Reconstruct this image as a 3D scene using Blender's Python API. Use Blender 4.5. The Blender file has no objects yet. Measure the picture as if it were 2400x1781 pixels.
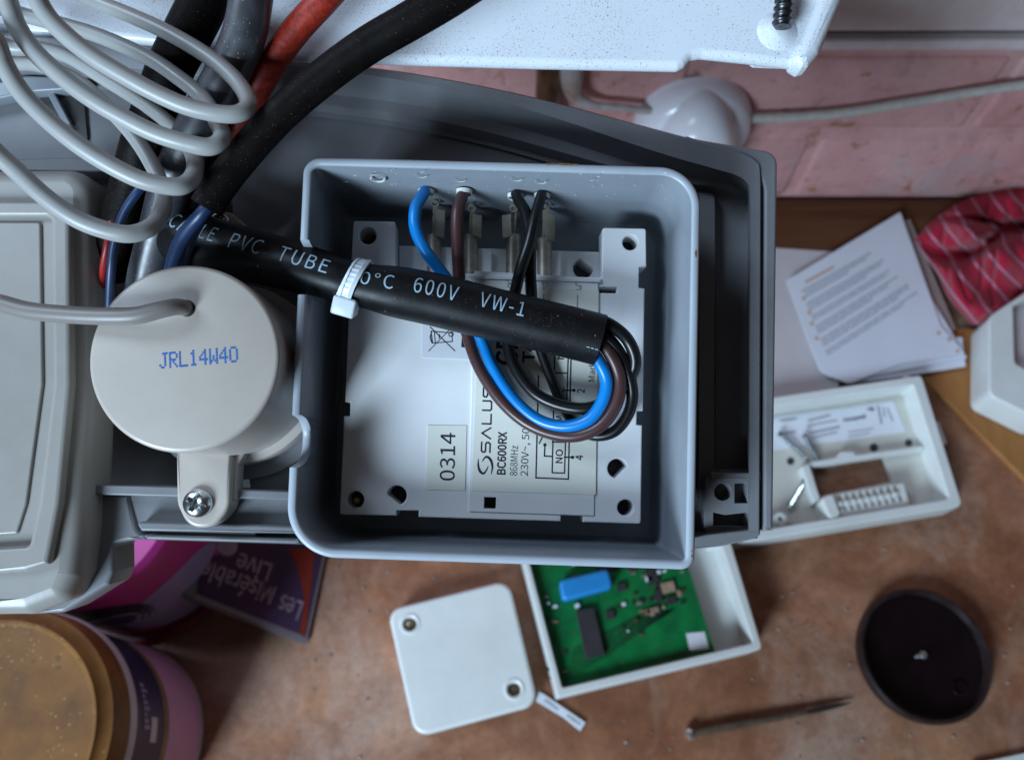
import bpy, bmesh, math, random, os
from mathutils import Vector, Matrix, Euler
from mathutils.geometry import tessellate_polygon
R = math.radians
random.seed(7)
scene = bpy.context.scene
C = scene.collection

# ------------------------------------------------------------------ camera
F = 1850.0; CX, CY = 1200.0, 890.0; H = 0.562; TH = R(25)
cam_d = bpy.data.cameras.new('camera'); cam = bpy.data.objects.new('camera', cam_d); C.objects.link(cam)
cam.location = (0, 0, H); cam.rotation_euler = (TH, 0, 0)
cam_d.sensor_width = 36; cam_d.lens = 36 * F / 2400
cam_d.clip_start = 0.005; cam_d.clip_end = 20
cam_d.dof.use_dof = True; cam_d.dof.focus_distance = 0.214; cam_d.dof.aperture_fstop = 15
scene.camera = cam
MCAM = Matrix.Translation((0, 0, H)) @ Euler((TH, 0, 0)).to_matrix().to_4x4()

# ------------------------------------------------------------------ light
world = bpy.data.worlds.new('World'); scene.world = world; world.use_nodes = True
wb = world.node_tree.nodes['Background']
wb.inputs['Color'].default_value = (1.0, 0.90, 0.84, 1); wb.inputs['Strength'].default_value = 0.042

def area(name, pos, target, sx, sy, power, col):
    d = bpy.data.lights.new(name, 'AREA'); d.shape = 'RECTANGLE'; d.size = sx; d.size_y = sy
    d.energy = power; d.color = col
    o = bpy.data.objects.new(name, d); C.objects.link(o)
    p = MCAM @ Vector(pos); t = MCAM @ Vector(target)
    o.location = p; o.rotation_euler = (t - p).to_track_quat('-Z', 'Y').to_euler()
    return o
area('window_light', (-0.80, -0.80, 0.66), (0, 0, -0.25), 0.46, 0.58, 37.0, (0.62, 0.815, 1.0))
area('side_window', (-1.5, 1.2, 1.1), (0.1, 0.0, -0.3), 0.7, 0.9, 30.0, (0.60, 0.78, 1.0))

scene.view_settings.view_transform = 'Standard'
scene.view_settings.look = 'None'
scene.view_settings.exposure = 0.0
scene.view_settings.gamma = 1.0
scene.view_settings.use_curve_mapping = False

# ------------------------------------------------------------------ frames
N = Vector((-(1160 - CX) / F * -1 * -1, 0, 0))
dvp = Vector(((1160 - CX) / F, (CY - 1080) / F, -1)).normalized()     # vanishing point of the box's depth axis
N = -dvp
ex0 = Vector((math.cos(R(-1.8)), math.sin(R(-1.8)), 0))
EX = (ex0 - N * ex0.dot(N)).normalized(); EY = N.cross(EX)
O = Vector((0, 0, -0.247))
MBOX = MCAM @ Matrix(((EX.x, EY.x, N.x, O.x), (EX.y, EY.y, N.y, O.y), (EX.z, EY.z, N.z, O.z), (0, 0, 0, 1)))
MB_local = MCAM.inverted() @ MBOX
I4 = Matrix.Identity(4)

def ray(x, y): return Vector(((x - CX) / F, (CY - y) / F, -1))
def B(x, y, h):
    d = ray(x, y); t = (O.dot(N) + h) / d.dot(N); p = d * t - O
    return Vector((p.dot(EX), p.dot(EY), p.dot(N)))
def Bv(x, y, v):                        # on the plane EY-coordinate = v
    d = ray(x, y); t = (O.dot(EY) + v) / d.dot(EY); p = d * t - O
    return Vector((p.dot(EX), p.dot(EY), p.dot(N)))
def Bpx(p):
    q = O + EX * p.x + EY * p.y + N * p.z
    return (CX - F * q.x / q.z, CY + F * q.y / q.z, -q.z)
def brad(p, px): return px * Bpx(p)[2] / F
RW = Euler((TH, 0, 0)).to_matrix()
def W(x, y, z=0.0):
    d = RW @ ray(x, y); t = (z - H) / d.z
    return Vector((d.x * t, d.y * t, z))
def Wy(x, y, Y):
    d = RW @ ray(x, y); t = Y / d.y
    return Vector((d.x * t, Y, H + d.z * t))

# ------------------------------------------------------------------ materials
def mat(name, col, rough=0.5, metal=0.0, var=0.08, vscale=60, bump=0.0, bscale=400, col2=None, spec=0.5,
        specks=None, coat=0.0, rmap=0.0, trans=0.0, sub=0.0):
    m = bpy.data.materials.new(name); m.use_nodes = True
    nt = m.node_tree; b = nt.nodes['Principled BSDF']; L = nt.links
    b.inputs['Roughness'].default_value = rough; b.inputs['Metallic'].default_value = metal
    b.inputs['Specular IOR Level'].default_value = spec
    if coat: b.inputs['Coat Weight'].default_value = coat; b.inputs['Coat Roughness'].default_value = 0.15
    if trans: b.inputs['Transmission Weight'].default_value = trans
    tc = nt.nodes.new('ShaderNodeTexCoord')
    n = nt.nodes.new('ShaderNodeTexNoise'); n.inputs['Scale'].default_value = vscale; n.inputs['Detail'].default_value = 6
    n.inputs['Roughness'].default_value = 0.62
    L.new(tc.outputs['Object'], n.inputs['Vector'])
    r = nt.nodes.new('ShaderNodeValToRGB'); r.color_ramp.elements[0].position = 0.3; r.color_ramp.elements[1].position = 0.7
    c2 = col2 if col2 else tuple(max(0, c * (1 - var * 2)) for c in col)
    r.color_ramp.elements[0].color = (*c2, 1)
    r.color_ramp.elements[1].color = (*(col if col2 else tuple(min(1, c * (1 + var)) for c in col)), 1)
    L.new(n.outputs['Fac'], r.inputs['Fac'])
    out = r.outputs['Color']
    if specks:
        for (scol, scale, thr, dens) in specks:
            v = nt.nodes.new('ShaderNodeTexVoronoi'); v.inputs['Scale'].default_value = scale; v.inputs['Randomness'].default_value = 1
            wn = nt.nodes.new('ShaderNodeTexNoise'); wn.inputs['Scale'].default_value = scale * 1.7; wn.inputs['Detail'].default_value = 2
            mx = nt.nodes.new('ShaderNodeVectorMath'); mx.operation = 'SCALE'; mx.inputs['Scale'].default_value = 0.8 / scale
            ad = nt.nodes.new('ShaderNodeVectorMath'); ad.operation = 'ADD'
            L.new(tc.outputs['Object'], wn.inputs['Vector']); L.new(wn.outputs['Color'], mx.inputs[0])
            L.new(tc.outputs['Object'], ad.inputs[0]); L.new(mx.outputs[0], ad.inputs[1]); L.new(ad.outputs[0], v.inputs['Vector'])
            lt = nt.nodes.new('ShaderNodeMath'); lt.operation = 'LESS_THAN'; lt.inputs[1].default_value = thr
            L.new(v.outputs['Distance'], lt.inputs[0])
            dn = nt.nodes.new('ShaderNodeTexNoise'); dn.inputs['Scale'].default_value = 32; dn.inputs['Detail'].default_value = 3
            L.new(tc.outputs['Object'], dn.inputs['Vector'])
            sp = nt.nodes.new('ShaderNodeSeparateColor'); L.new(v.outputs['Color'], sp.inputs[0])
            sc = nt.nodes.new('ShaderNodeMapRange'); sc.inputs['From Min'].default_value = 0.36; sc.inputs['From Max'].default_value = 0.68; sc.inputs['To Max'].default_value = dens * 3.2
            L.new(dn.outputs['Fac'], sc.inputs['Value'])
            gt = nt.nodes.new('ShaderNodeMath'); gt.operation = 'LESS_THAN'
            L.new(sp.outputs[0], gt.inputs[0]); L.new(sc.outputs[0], gt.inputs[1])
            mu = nt.nodes.new('ShaderNodeMath'); mu.operation = 'MULTIPLY'
            L.new(lt.outputs[0], mu.inputs[0]); L.new(gt.outputs[0], mu.inputs[1])
            mi = nt.nodes.new('ShaderNodeMix'); mi.data_type = 'RGBA'
            L.new(mu.outputs[0], mi.inputs['Factor']); L.new(out, mi.inputs['A']); mi.inputs['B'].default_value = (*scol, 1)
            out = mi.outputs['Result']
    L.new(out, b.inputs['Base Color'])
    if rmap:
        mr = nt.nodes.new('ShaderNodeMapRange'); mr.inputs['To Min'].default_value = max(0.03, rough - rmap); mr.inputs['To Max'].default_value = min(1, rough + rmap)
        n2 = nt.nodes.new('ShaderNodeTexNoise'); n2.inputs['Scale'].default_value = vscale * 3; n2.inputs['Detail'].default_value = 4
        L.new(tc.outputs['Object'], n2.inputs['Vector']); L.new(n2.outputs['Fac'], mr.inputs['Value']); L.new(mr.outputs[0], b.inputs['Roughness'])
    if bump:
        nb = nt.nodes.new('ShaderNodeTexNoise'); nb.inputs['Scale'].default_value = bscale; nb.inputs['Detail'].default_value = 4
        L.new(tc.outputs['Object'], nb.inputs['Vector'])
        bp = nt.nodes.new('ShaderNodeBump'); bp.inputs['Strength'].default_value = min(1, bump); bp.inputs['Distance'].default_value = 0.00012 * max(1, bump)
        L.new(nb.outputs['Fac'], bp.inputs['Height']); L.new(bp.outputs[0], b.inputs['Normal'])
    return m

DUST = [((0.42, 0.38, 0.33), 1500, 0.20, 0.10)]
M = {}
M['box'] = mat('grey_box_plastic', (0.215, 0.238, 0.268), 0.34, var=0.05, vscale=40, bump=0.12, bscale=900, rmap=0.08,
               specks=[((0.5, 0.5, 0.45), 420, 0.13, 0.06)])
M['rim'] = mat('grey_box_plastic_lit_rim', (0.36, 0.40, 0.45), 0.38, var=0.05, vscale=40, bump=0.12, bscale=900, rmap=0.08)  # paler copy of the box grey: direct light on the rim put into colour
M['tray'] = mat('grey_tray_plastic', (0.190, 0.194, 0.208), 0.42, var=0.10, vscale=30, bump=0.12, bscale=700, rmap=0.08,
                specks=[((0.33, 0.31, 0.28), 1000, 0.14, 0.05)])
M['cover'] = mat('pale_grey_cover_plastic', (0.29, 0.275, 0.255), 0.38, var=0.06, vscale=35, bump=0.12, bscale=800, rmap=0.08)
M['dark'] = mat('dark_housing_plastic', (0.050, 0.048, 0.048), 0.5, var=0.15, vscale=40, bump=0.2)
M['white_pl'] = mat('white_module_plastic', (0.75, 0.76, 0.775), 0.42, var=0.03, vscale=50, bump=0.1, bscale=1500, rmap=0.06)
M['can'] = mat('cream_can_plastic', (0.44, 0.39, 0.345), 0.33, var=0.04, vscale=45, bump=0.10, bscale=900, rmap=0.08,
               specks=[((0.36, 0.32, 0.27), 500, 0.10, 0.04)])
M['label'] = mat('cream_label_paper', (0.70, 0.70, 0.635), 0.5, var=0.02, vscale=60)
M['label_w'] = mat('white_label_paper', (0.68, 0.70, 0.75), 0.45, var=0.02, vscale=60)
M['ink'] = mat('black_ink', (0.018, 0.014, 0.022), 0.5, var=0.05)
M['emboss'] = mat('moulded_digit_grey', (0.33, 0.32, 0.32), 0.5, var=0.05)
M['blueink'] = mat('blue_ink', (0.004, 0.11, 0.40), 0.55, var=0.15, vscale=900)
M['sleeve'] = mat('black_sleeve_vinyl', (0.007, 0.007, 0.008), 0.40, spec=0.22, var=0.25, vscale=120, bump=0.12, bscale=500, rmap=0.12,
                  specks=[((0.15, 0.11, 0.07), 600, 0.12, 0.08), ((0.045, 0.04, 0.035), 1500, 0.2, 0.15)])
M['hose'] = mat('dusty_black_hose', (0.006, 0.0045, 0.0042), 0.55, spec=0.09, var=0.3, vscale=140, bump=0.15, bscale=1200, rmap=0.12,
                specks=[((0.10, 0.07, 0.05), 1600, 0.16, 0.22)])
M['sheath'] = mat('shiny_black_sheath', (0.048, 0.050, 0.060), 0.40, spec=1.0, var=0.3, vscale=120, bump=0.15, bscale=350, rmap=0.12, specks=DUST)
M['print'] = mat('pale_blue_print', (0.30, 0.43, 0.52), 0.5, var=0.12, vscale=900)
M['red'] = mat('red_braided_cable', (0.34, 0.022, 0.008), 0.5, var=0.3, vscale=900, bump=0.6, bscale=1300, specks=[((0.40, 0.2, 0.13), 1400, 0.14, 0.09)])
M['grey_cable'] = mat('grey_flex', (0.34, 0.34, 0.33), 0.36, var=0.06, vscale=30, bump=0.15, bscale=300, rmap=0.1)
M['beige_cable'] = mat('warm_grey_flex', (0.20, 0.18, 0.165), 0.42, var=0.06, vscale=30, bump=0.15, bscale=300)
M['w_blue'] = mat('blue_wire_insulation', (0.001, 0.19, 0.56), 0.30, var=0.06, vscale=80)
M['w_brown'] = mat('brown_wire_insulation', (0.060, 0.026, 0.026), 0.32, var=0.1, vscale=80)
M['w_black'] = mat('black_wire_insulation', (0.006, 0.006, 0.007), 0.30, var=0.1, vscale=80, spec=0.35)
M['w_navy'] = mat('dark_blue_wire', (0.008, 0.028, 0.085), 0.4, var=0.2, vscale=80)
M['w_red'] = mat('thin_red_wire', (0.30, 0.015, 0.012), 0.4, var=0.2, vscale=80)
M['tie'] = mat('natural_nylon', (0.60, 0.66, 0.72), 0.35, var=0.05, vscale=200, spec=0.6)
M['zinc'] = mat('zinc_plated_steel', (0.62, 0.66, 0.68), 0.22, 1.0, var=0.15, vscale=300)
M['steel'] = mat('black_screw_steel', (0.10, 0.10, 0.11), 0.32, 0.9, var=0.4, vscale=300)
M['tin'] = mat('dull_tinned_brass', (0.36, 0.32, 0.26), 0.45, 0.5, var=0.15, vscale=300, bump=0.3, bscale=800)
M['brass'] = mat('brass', (0.42, 0.33, 0.18), 0.35, 0.9, var=0.3, vscale=300)
M['enamel'] = mat('white_enamelled_steel', (0.70, 0.745, 0.80), 0.26, var=0.03, vscale=20, spec=0.4,
                  specks=[((0.30, 0.20, 0.15), 900, 0.17, 0.12), ((0.36, 0.25, 0.20), 1900, 0.24, 0.26), ((0.10, 0.07, 0.06), 360, 0.065, 0.10)])
M['rust'] = mat('rust_stain', (0.22, 0.09, 0.03), 0.7, var=0.3, vscale=500)
M['flash'] = mat('plastic_swarf', (0.62, 0.65, 0.62), 0.5, var=0.1, vscale=500)
M['pcb_green'] = mat('green_circuit_board', (0.004, 0.20, 0.05), 0.35, var=0.0, vscale=70, col2=(0.002, 0.10, 0.03))
M['pcb_dark'] = mat('dark_green_board', (0.006, 0.035, 0.016), 0.4, var=0.2)

# --- worktop
def noise(nt, scale, detail=6, rough=0.6, vec=None, dist=0.0):
    n = nt.nodes.new('ShaderNodeTexNoise'); n.inputs['Scale'].default_value = scale; n.inputs['Detail'].default_value = detail
    n.inputs['Roughness'].default_value = rough; n.inputs['Distortion'].default_value = dist
    if vec: nt.links.new(vec, n.inputs['Vector'])
    return n.outputs['Fac']
def ramp(nt, fac, stops):
    r = nt.nodes.new('ShaderNodeValToRGB'); cr = r.color_ramp
    cr.elements[0].position = stops[0][0]; cr.elements[0].color = (*stops[0][1], 1)
    cr.elements[1].position = stops[-1][0]; cr.elements[1].color = (*stops[-1][1], 1)
    for p, c in stops[1:-1]:
        e = cr.elements.new(p); e.color = (*c, 1)
    nt.links.new(fac, r.inputs['Fac']); return r.outputs['Color']
def mixc(nt, fac, a, b, mode='MIX'):
    m = nt.nodes.new('ShaderNodeMix'); m.data_type = 'RGBA'; m.blend_type = mode
    if isinstance(fac, float): m.inputs['Factor'].default_value = fac
    else: nt.links.new(fac, m.inputs['Factor'])
    for k, s in (('A', a), ('B', b)):
        if isinstance(s, tuple): m.inputs[k].default_value = (*s, 1)
        else: nt.links.new(s, m.inputs[k])
    return m.outputs['Result']
def newmat(name, rough=0.5):
    m = bpy.data.materials.new(name); m.use_nodes = True
    nt = m.node_tree; b = nt.nodes['Principled BSDF']; b.inputs['Roughness'].default_value = rough
    tc = nt.nodes.new('ShaderNodeTexCoord'); return m, nt, b, tc.outputs['Object']
def bumpn(nt, b, fac, dist):
    bp = nt.nodes.new('ShaderNodeBump'); bp.inputs['Distance'].default_value = dist
    nt.links.new(fac, bp.inputs['Height']); nt.links.new(bp.outputs[0], b.inputs['Normal'])

m, nt, b, oc = newmat('stained_worktop', 0.55); b.inputs['Specular IOR Level'].default_value = 0.25
big = noise(nt, 6, 6, 0.58, oc, 0.4); mid = noise(nt, 30, 6, 0.6, oc, 0.3); fine = noise(nt, 170, 5, 0.7, oc)
c = ramp(nt, big, [(0.30, (0.15, 0.048, 0.020)), (0.45, (0.25, 0.112, 0.058)), (0.58, (0.31, 0.155, 0.092)), (0.72, (0.35, 0.175, 0.080))])
c2 = ramp(nt, mid, [(0.32, (0.30, 0.20, 0.17)), (0.5, (0.62, 0.56, 0.56)), (0.68, (0.92, 0.90, 0.95))])
c = mixc(nt, 0.5, c, c2, 'OVERLAY')
pale = ramp(nt, noise(nt, 8, 9, 0.72, oc, 0.6), [(0.48, (0, 0, 0)), (0.64, (0.75, 0.75, 0.75))])
c = mixc(nt, pale, c, (0.42, 0.29, 0.225))
dk = ramp(nt, noise(nt, 26, 7, 0.7, oc, 1.2), [(0.26, (0.7, 0.7, 0.7)), (0.38, (0, 0, 0))])
c = mixc(nt, dk, c, (0.085, 0.04, 0.028))
c = mixc(nt, ramp(nt, fine, [(0.3, (0.35, 0.35, 0.35)), (0.6, (0, 0, 0))]), c, (0.09, 0.05, 0.035))
nt.links.new(c, b.inputs['Base Color']); bumpn(nt, b, mid, 0.0008)
M['worktop'] = m

# --- pink painted brick
m, nt, b, oc = newmat('pink_painted_brick', 0.65)
mp = nt.nodes.new('ShaderNodeMapping'); mp.inputs['Rotation'].default_value = (R(90), 0, 0)
nt.links.new(oc, mp.inputs['Vector'])
big = noise(nt, 9, 8, 0.7, oc, 0.6); mid = noise(nt, 45, 8, 0.7, oc, 0.4)
c = ramp(nt, big, [(0.30, (0.44, 0.185, 0.18)), (0.5, (0.56, 0.29, 0.285)), (0.68, (0.62, 0.35, 0.34))])
gr = ramp(nt, noise(nt, 13, 9, 0.72, oc, 0.9), [(0.52, (0, 0, 0)), (0.72, (0.7, 0.7, 0.7))])
c = mixc(nt, gr, c, (0.34, 0.33, 0.325))
c = mixc(nt, ramp(nt, mid, [(0.30, (0.5, 0.5, 0.5)), (0.46, (0, 0, 0))]), c, (0.26, 0.13, 0.125))
c = mixc(nt, ramp(nt, noise(nt, 60, 5, 0.6, oc), [(0.60, (0, 0, 0)), (0.68, (0.9, 0.9, 0.9))]), c, (0.30, 0.13, 0.07))
nt.links.new(c, b.inputs['Base Color']); bumpn(nt, b, mid, 0.0025)
M['brick'] = m

def wood(name, c1, c2, sc=(3, 60, 60), rough=0.45):
    m, nt, b, oc = newmat(name, rough)
    mp = nt.nodes.new('ShaderNodeMapping'); mp.inputs['Scale'].default_value = sc; nt.links.new(oc, mp.inputs['Vector'])
    f = noise(nt, 3, 8, 0.65, mp.outputs[0], 0.5)
    c = ramp(nt, f, [(0.3, c1), (0.7, c2)]); nt.links.new(c, b.inputs['Base Color']); bumpn(nt, b, f, 0.0005)
    return m
M['batten'] = wood('dark_stained_wood', (0.07, 0.024, 0.011), (0.13, 0.052, 0.022), rough=0.7)
M['board'] = wood('varnished_orange_wood', (0.25, 0.10, 0.03), (0.35, 0.155, 0.05), (20, 8, 30), 0.6)
for k_ in ('batten', 'board'): M[k_].node_tree.nodes['Principled BSDF'].inputs['Specular IOR Level'].default_value = 0.2
M['copper'] = mat('tarnished_copper', (0.16, 0.085, 0.05), 0.4, 0.6, var=0.35, vscale=60)
M['rustpipe'] = mat('rust_stained_white_paint', (0.52, 0.56, 0.60), 0.5, vscale=45, col2=(0.26, 0.13, 0.07), bump=0.3)
M['ledge'] = mat('grey_painted_wood', (0.66, 0.60, 0.62), 0.5, vscale=35, col2=(0.55, 0.43, 0.42), bump=0.5, bscale=150)
M['knob'] = mat('white_knob_plastic', (0.80, 0.80, 0.86), 0.22, var=0.02)
M['cord'] = mat('cream_cord', (0.46, 0.44, 0.40), 0.6, var=0.1, vscale=200, bump=0.8, bscale=500)
M['cream'] = mat('cream_white_plastic', (0.66, 0.68, 0.66), 0.35, var=0.04, vscale=30)
M['cream_old'] = mat('aged_cream_plastic', (0.58, 0.57, 0.51), 0.45, var=0.08, vscale=30)
M['paper'] = mat('white_paper', (0.62, 0.63, 0.70), 0.7, var=0.03, vscale=20)
M['paper2'] = mat('pinkish_paper', (0.50, 0.45, 0.46), 0.7, var=0.04, vscale=20)
M['card'] = mat('brown_card', (0.26, 0.21, 0.19), 0.75, var=0.05)
M['greyprint'] = mat('grey_print', (0.36, 0.37, 0.42), 0.7, var=0.02)
M['orangeprint'] = mat('orange_print', (0.55, 0.33, 0.24), 0.7, var=0.02)
M['capblue'] = mat('blue_capacitor', (0.02, 0.25, 0.62), 0.4, var=0.06)
M['chip'] = mat('black_chip', (0.035, 0.032, 0.036), 0.5, var=0.1)
M['beige_c'] = mat('tan_component', (0.34, 0.24, 0.17), 0.5, var=0.2, vscale=200)
M['jar'] = mat('dark_brown_bakelite', (0.008, 0.004, 0.005), 0.20, var=0.2, vscale=50, spec=0.3)
M['jar_rim'] = mat('scuffed_bakelite_rim', (0.022, 0.013, 0.014), 0.35, var=0.35, vscale=80)
M['glint'] = mat('bare_metal_stud', (0.8, 0.8, 0.82), 0.2, 0.9, var=0.05)
M['handle'] = mat('brown_tool_shaft', (0.10, 0.065, 0.045), 0.4, var=0.2, vscale=200)
M['tip'] = mat('dark_tool_tip', (0.03, 0.025, 0.025), 0.4, var=0.2, vscale=200)
M['gold'] = mat('gold_lid_plastic', (0.24, 0.105, 0.024), 0.5, 0.0, spec=0.25, vscale=45, col2=(0.13, 0.055, 0.018), bump=0.25, bscale=300,
                specks=[((0.33, 0.23, 0.12), 420, 0.20, 0.16), ((0.13, 0.07, 0.02), 160, 0.25, 0.2)])
M['gold2'] = mat('gold_foil_print', (0.22, 0.16, 0.09), 0.5, 0.2, var=0.15, vscale=90)
M['tubwhite'] = mat('white_tub_plastic', (0.52, 0.50, 0.56), 0.4, var=0.03)
M['navy'] = mat('navy_print', (0.030, 0.022, 0.085), 0.45, var=0.12, vscale=60)
M['pink'] = mat('pink_print', (0.62, 0.32, 0.56), 0.45, vscale=30, col2=(0.50, 0.27, 0.48))
M['magenta'] = mat('magenta_print', (0.55, 0.035, 0.30), 0.45, vscale=20, col2=(0.42, 0.03, 0.20))
M['lilac'] = mat('lilac_print', (0.32, 0.25, 0.46), 0.45, vscale=45, col2=(0.24, 0.20, 0.38))
M['redrim'] = mat('dark_red_rim', (0.20, 0.018, 0.022), 0.45, var=0.15)
M['black_b'] = mat('black_print', (0.012, 0.010, 0.022), 0.45, var=0.1)
M['cd'] = mat('clear_case_edge', (0.22, 0.19, 0.22), 0.35, var=0.05)
M['cdink'] = mat('purple_inlay', (0.085, 0.048, 0.115), 0.75, spec=0.1, vscale=25, col2=(0.055, 0.035, 0.06))
M['cdred'] = mat('red_inlay', (0.24, 0.035, 0.022), 0.75, spec=0.1, var=0.2, vscale=40)
M['cdtext'] = mat('faded_lilac_print', (0.33, 0.26, 0.32), 0.5, var=0.2, vscale=80)
M['cdgreen'] = mat('grey_green_print', (0.16, 0.19, 0.18), 0.75, spec=0.1, var=0.1)

# --- cloth
m, nt, b, oc = newmat('red_striped_cloth', 0.95); b.inputs['Specular IOR Level'].default_value = 0.05; b.inputs['Sheen Weight'].default_value = 0.15
wv = nt.nodes.new('ShaderNodeTexWave'); wv.inputs['Scale'].default_value = 17; wv.inputs['Distortion'].default_value = 0.12; wv.inputs['Detail Scale'].default_value = 3; wv.inputs['Detail'].default_value = 0
mp = nt.nodes.new('ShaderNodeMapping'); mp.inputs['Rotation'].default_value = (0, 0, R(-24)); uvn = nt.nodes.new('ShaderNodeTexCoord'); nt.links.new(uvn.outputs['UV'], mp.inputs['Vector'])
nt.links.new(mp.outputs[0], wv.inputs['Vector'])
st = ramp(nt, wv.outputs['Fac'], [(0.93, (0, 0, 0)), (0.985, (0.75, 0.75, 0.75))])
base = ramp(nt, noise(nt, 30, 5, 0.6, oc), [(0.3, (0.30, 0.006, 0.026)), (0.7, (0.42, 0.014, 0.045))])
c = mixc(nt, st, base, (0.46, 0.26, 0.36)); nt.links.new(c, b.inputs['Base Color'])
bumpn(nt, b, noise(nt, 900, 3, 0.6, oc), 0.001)
M['cloth'] = m

# ------------------------------------------------------------------ object helpers
def thing(name, label, cat, frame='B', base=(0, 0, 0), group=None):
    o = bpy.data.objects.new(name, None); C.objects.link(o); o.empty_display_size = 0.005
    o['label'] = label; o['category'] = cat
    if group: o['group'] = group
    base = Vector(base)
    o.matrix_world = (MBOX if frame == 'B' else I4) @ Matrix.Translation(base)
    o['_b'] = list(base)
    return o
_base = {}
def T(name, label, cat, frame='B', base=(0, 0, 0), group=None):
    o = thing(name, label, cat, frame, base, group); del o['_b']; _base[o.name] = Vector(base); return o
def link(name, me, m, parent, smooth=35):
    if m: me.materials.append(m)
    for p in me.polygons: p.use_smooth = smooth > 0
    if smooth > 0: me.set_sharp_from_angle(angle=R(smooth))
    o = bpy.data.objects.new(name, me); C.objects.link(o)
    if parent is not None:
        b0 = _base[parent.name]; o.parent = parent
        me.transform(Matrix.Translation(-b0))
        # sub-parts keep the same local frame as their part
        _base[o.name] = Vector((0, 0, 0)) + b0 if False else b0
        if parent.type == 'MESH': o.location = (0, 0, 0)
    else:
        _base[o.name] = Vector((0, 0, 0))
    return o
def single(name, me, m, label, cat, frame='B', group=None, smooth=35, base=None):
    """a thing that is one mesh"""
    if base is None:
        n = len(me.vertices); s = Vector((0, 0, 0))
        for v in me.vertices: s += v.co
        base = s / max(1, n)
    me.transform(Matrix.Translation(-base))
    o = link(name, me, m, None, smooth)
    o.matrix_world = (MBOX if frame == 'B' else I4) @ Matrix.Translation(base)
    _base[o.name] = base
    o['label'] = label; o['category'] = cat
    if group: o['group'] = group
    return o
def bm_mesh(bm, name='m'):
    bmesh.ops.recalc_face_normals(bm, faces=bm.faces)
    me = bpy.data.meshes.new(name); bm.to_mesh(me); bm.free(); return me

def rounded(pts, rad, seg=8):
    """round the corners of a polygon; rad is one number or one per corner"""
    out = []; n = len(pts)
    for i in range(n):
        p = Vector(pts[i][:2]); a = Vector(pts[i - 1][:2]); c = Vector(pts[(i + 1) % n][:2])
        r = rad[i] if isinstance(rad, (list, tuple)) else rad
        if r <= 0: out.append(tuple(p)); continue
        u = (a - p); w = (c - p); lu, lw = u.length, w.length
        if lu < 1e-9 or lw < 1e-9: continue
        u /= lu; w /= lw
        ang = math.acos(max(-1, min(1, u.dot(w))))
        if ang > R(178): out.append(tuple(p)); continue
        d = min(r / math.tan(ang / 2), lu * 0.49, lw * 0.49); rr = d * math.tan(ang / 2)
        bis = (u + w).normalized(); cen = p + bis * (rr / math.sin(ang / 2))
        s = p + u * d - cen; e = p + w * d - cen
        a0 = math.atan2(s.y, s.x); a1 = math.atan2(e.y, e.x); da = (a1 - a0 + math.pi) % (2 * math.pi) - math.pi
        for k in range(seg + 1):
            t = a0 + da * k / seg; out.append((cen.x + rr * math.cos(t), cen.y + rr * math.sin(t)))
    return out
def circ(x, y, r, n=28, r2=None):
    return [(x + r * math.cos(2 * math.pi * k / n), y + (r2 or r) * math.sin(2 * math.pi * k / n)) for k in range(n)]

def curve_mesh(loops, z0, z1, bev=0.0):
    cu = bpy.data.curves.new('c', 'CURVE'); cu.dimensions = '2D'; cu.fill_mode = 'BOTH'
    for lp in loops:
        s = cu.splines.new('POLY'); s.points.add(len(lp) - 1)
        for i, p in enumerate(lp): s.points[i].co = (p[0], p[1], 0, 1)
        s.use_cyclic_u = True
    th = abs(z1 - z0); bev = min(bev, th * 0.45)
    cu.extrude = th / 2 - bev; cu.bevel_depth = bev; cu.bevel_resolution = 3; cu.offset = -bev
    ob = bpy.data.objects.new('tmpc', cu); C.objects.link(ob)
    dg = bpy.context.evaluated_depsgraph_get()
    me = bpy.data.meshes.new_from_object(ob.evaluated_get(dg))
    bpy.data.objects.remove(ob); bpy.data.curves.remove(cu)
    me.transform(Matrix.Translation((0, 0, (z0 + z1) / 2))); me.materials.clear()
    return me
def FR(frame): return B if frame == 'B' else W
def plate_me(outl, z1, z0, holes=(), bev=0.0003, frame='B'):
    f = FR(frame); loops = [[f(x, y, z1)[:2] for x, y in outl]]
    for h in holes: loops.append([f(x, y, z1)[:2] for x, y in h])
    return curve_mesh(loops, z0, z1, bev)
def plate(name, m, parent, outl, z1, z0, holes=(), bev=0.0003, frame='B', smooth=35):
    return link(name, plate_me(outl, z1, z0, holes, bev, frame), m, parent, smooth)
def flat_me(polys, z, frame='B'):
    f = FR(frame); bm = bmesh.new()
    for pl in polys:
        vs = [bm.verts.new(f(x, y, z)) for x, y in pl]
        fc = bm.faces.new(vs)
        fc.normal_update()
        if fc.normal.z < 0: fc.normal_flip()
    me = bpy.data.meshes.new('f'); bm.to_mesh(me); bm.free(); return me
def flat(name, m, parent, polys, z, frame='B'): return link(name, flat_me(polys, z, frame), m, parent, 0)
def stroke(p, q, w):
    p = Vector(p); q = Vector(q); d = (q - p).normalized(); n = Vector((-d.y, d.x)) * w / 2; p = p - d * w / 2; q = q + d * w / 2
    return [tuple(p + n), tuple(q + n), tuple(q - n), tuple(p - n)]
def pstroke(pts, w):
    return [stroke(a, b, w) for a, b in zip(pts, pts[1:])]

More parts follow.
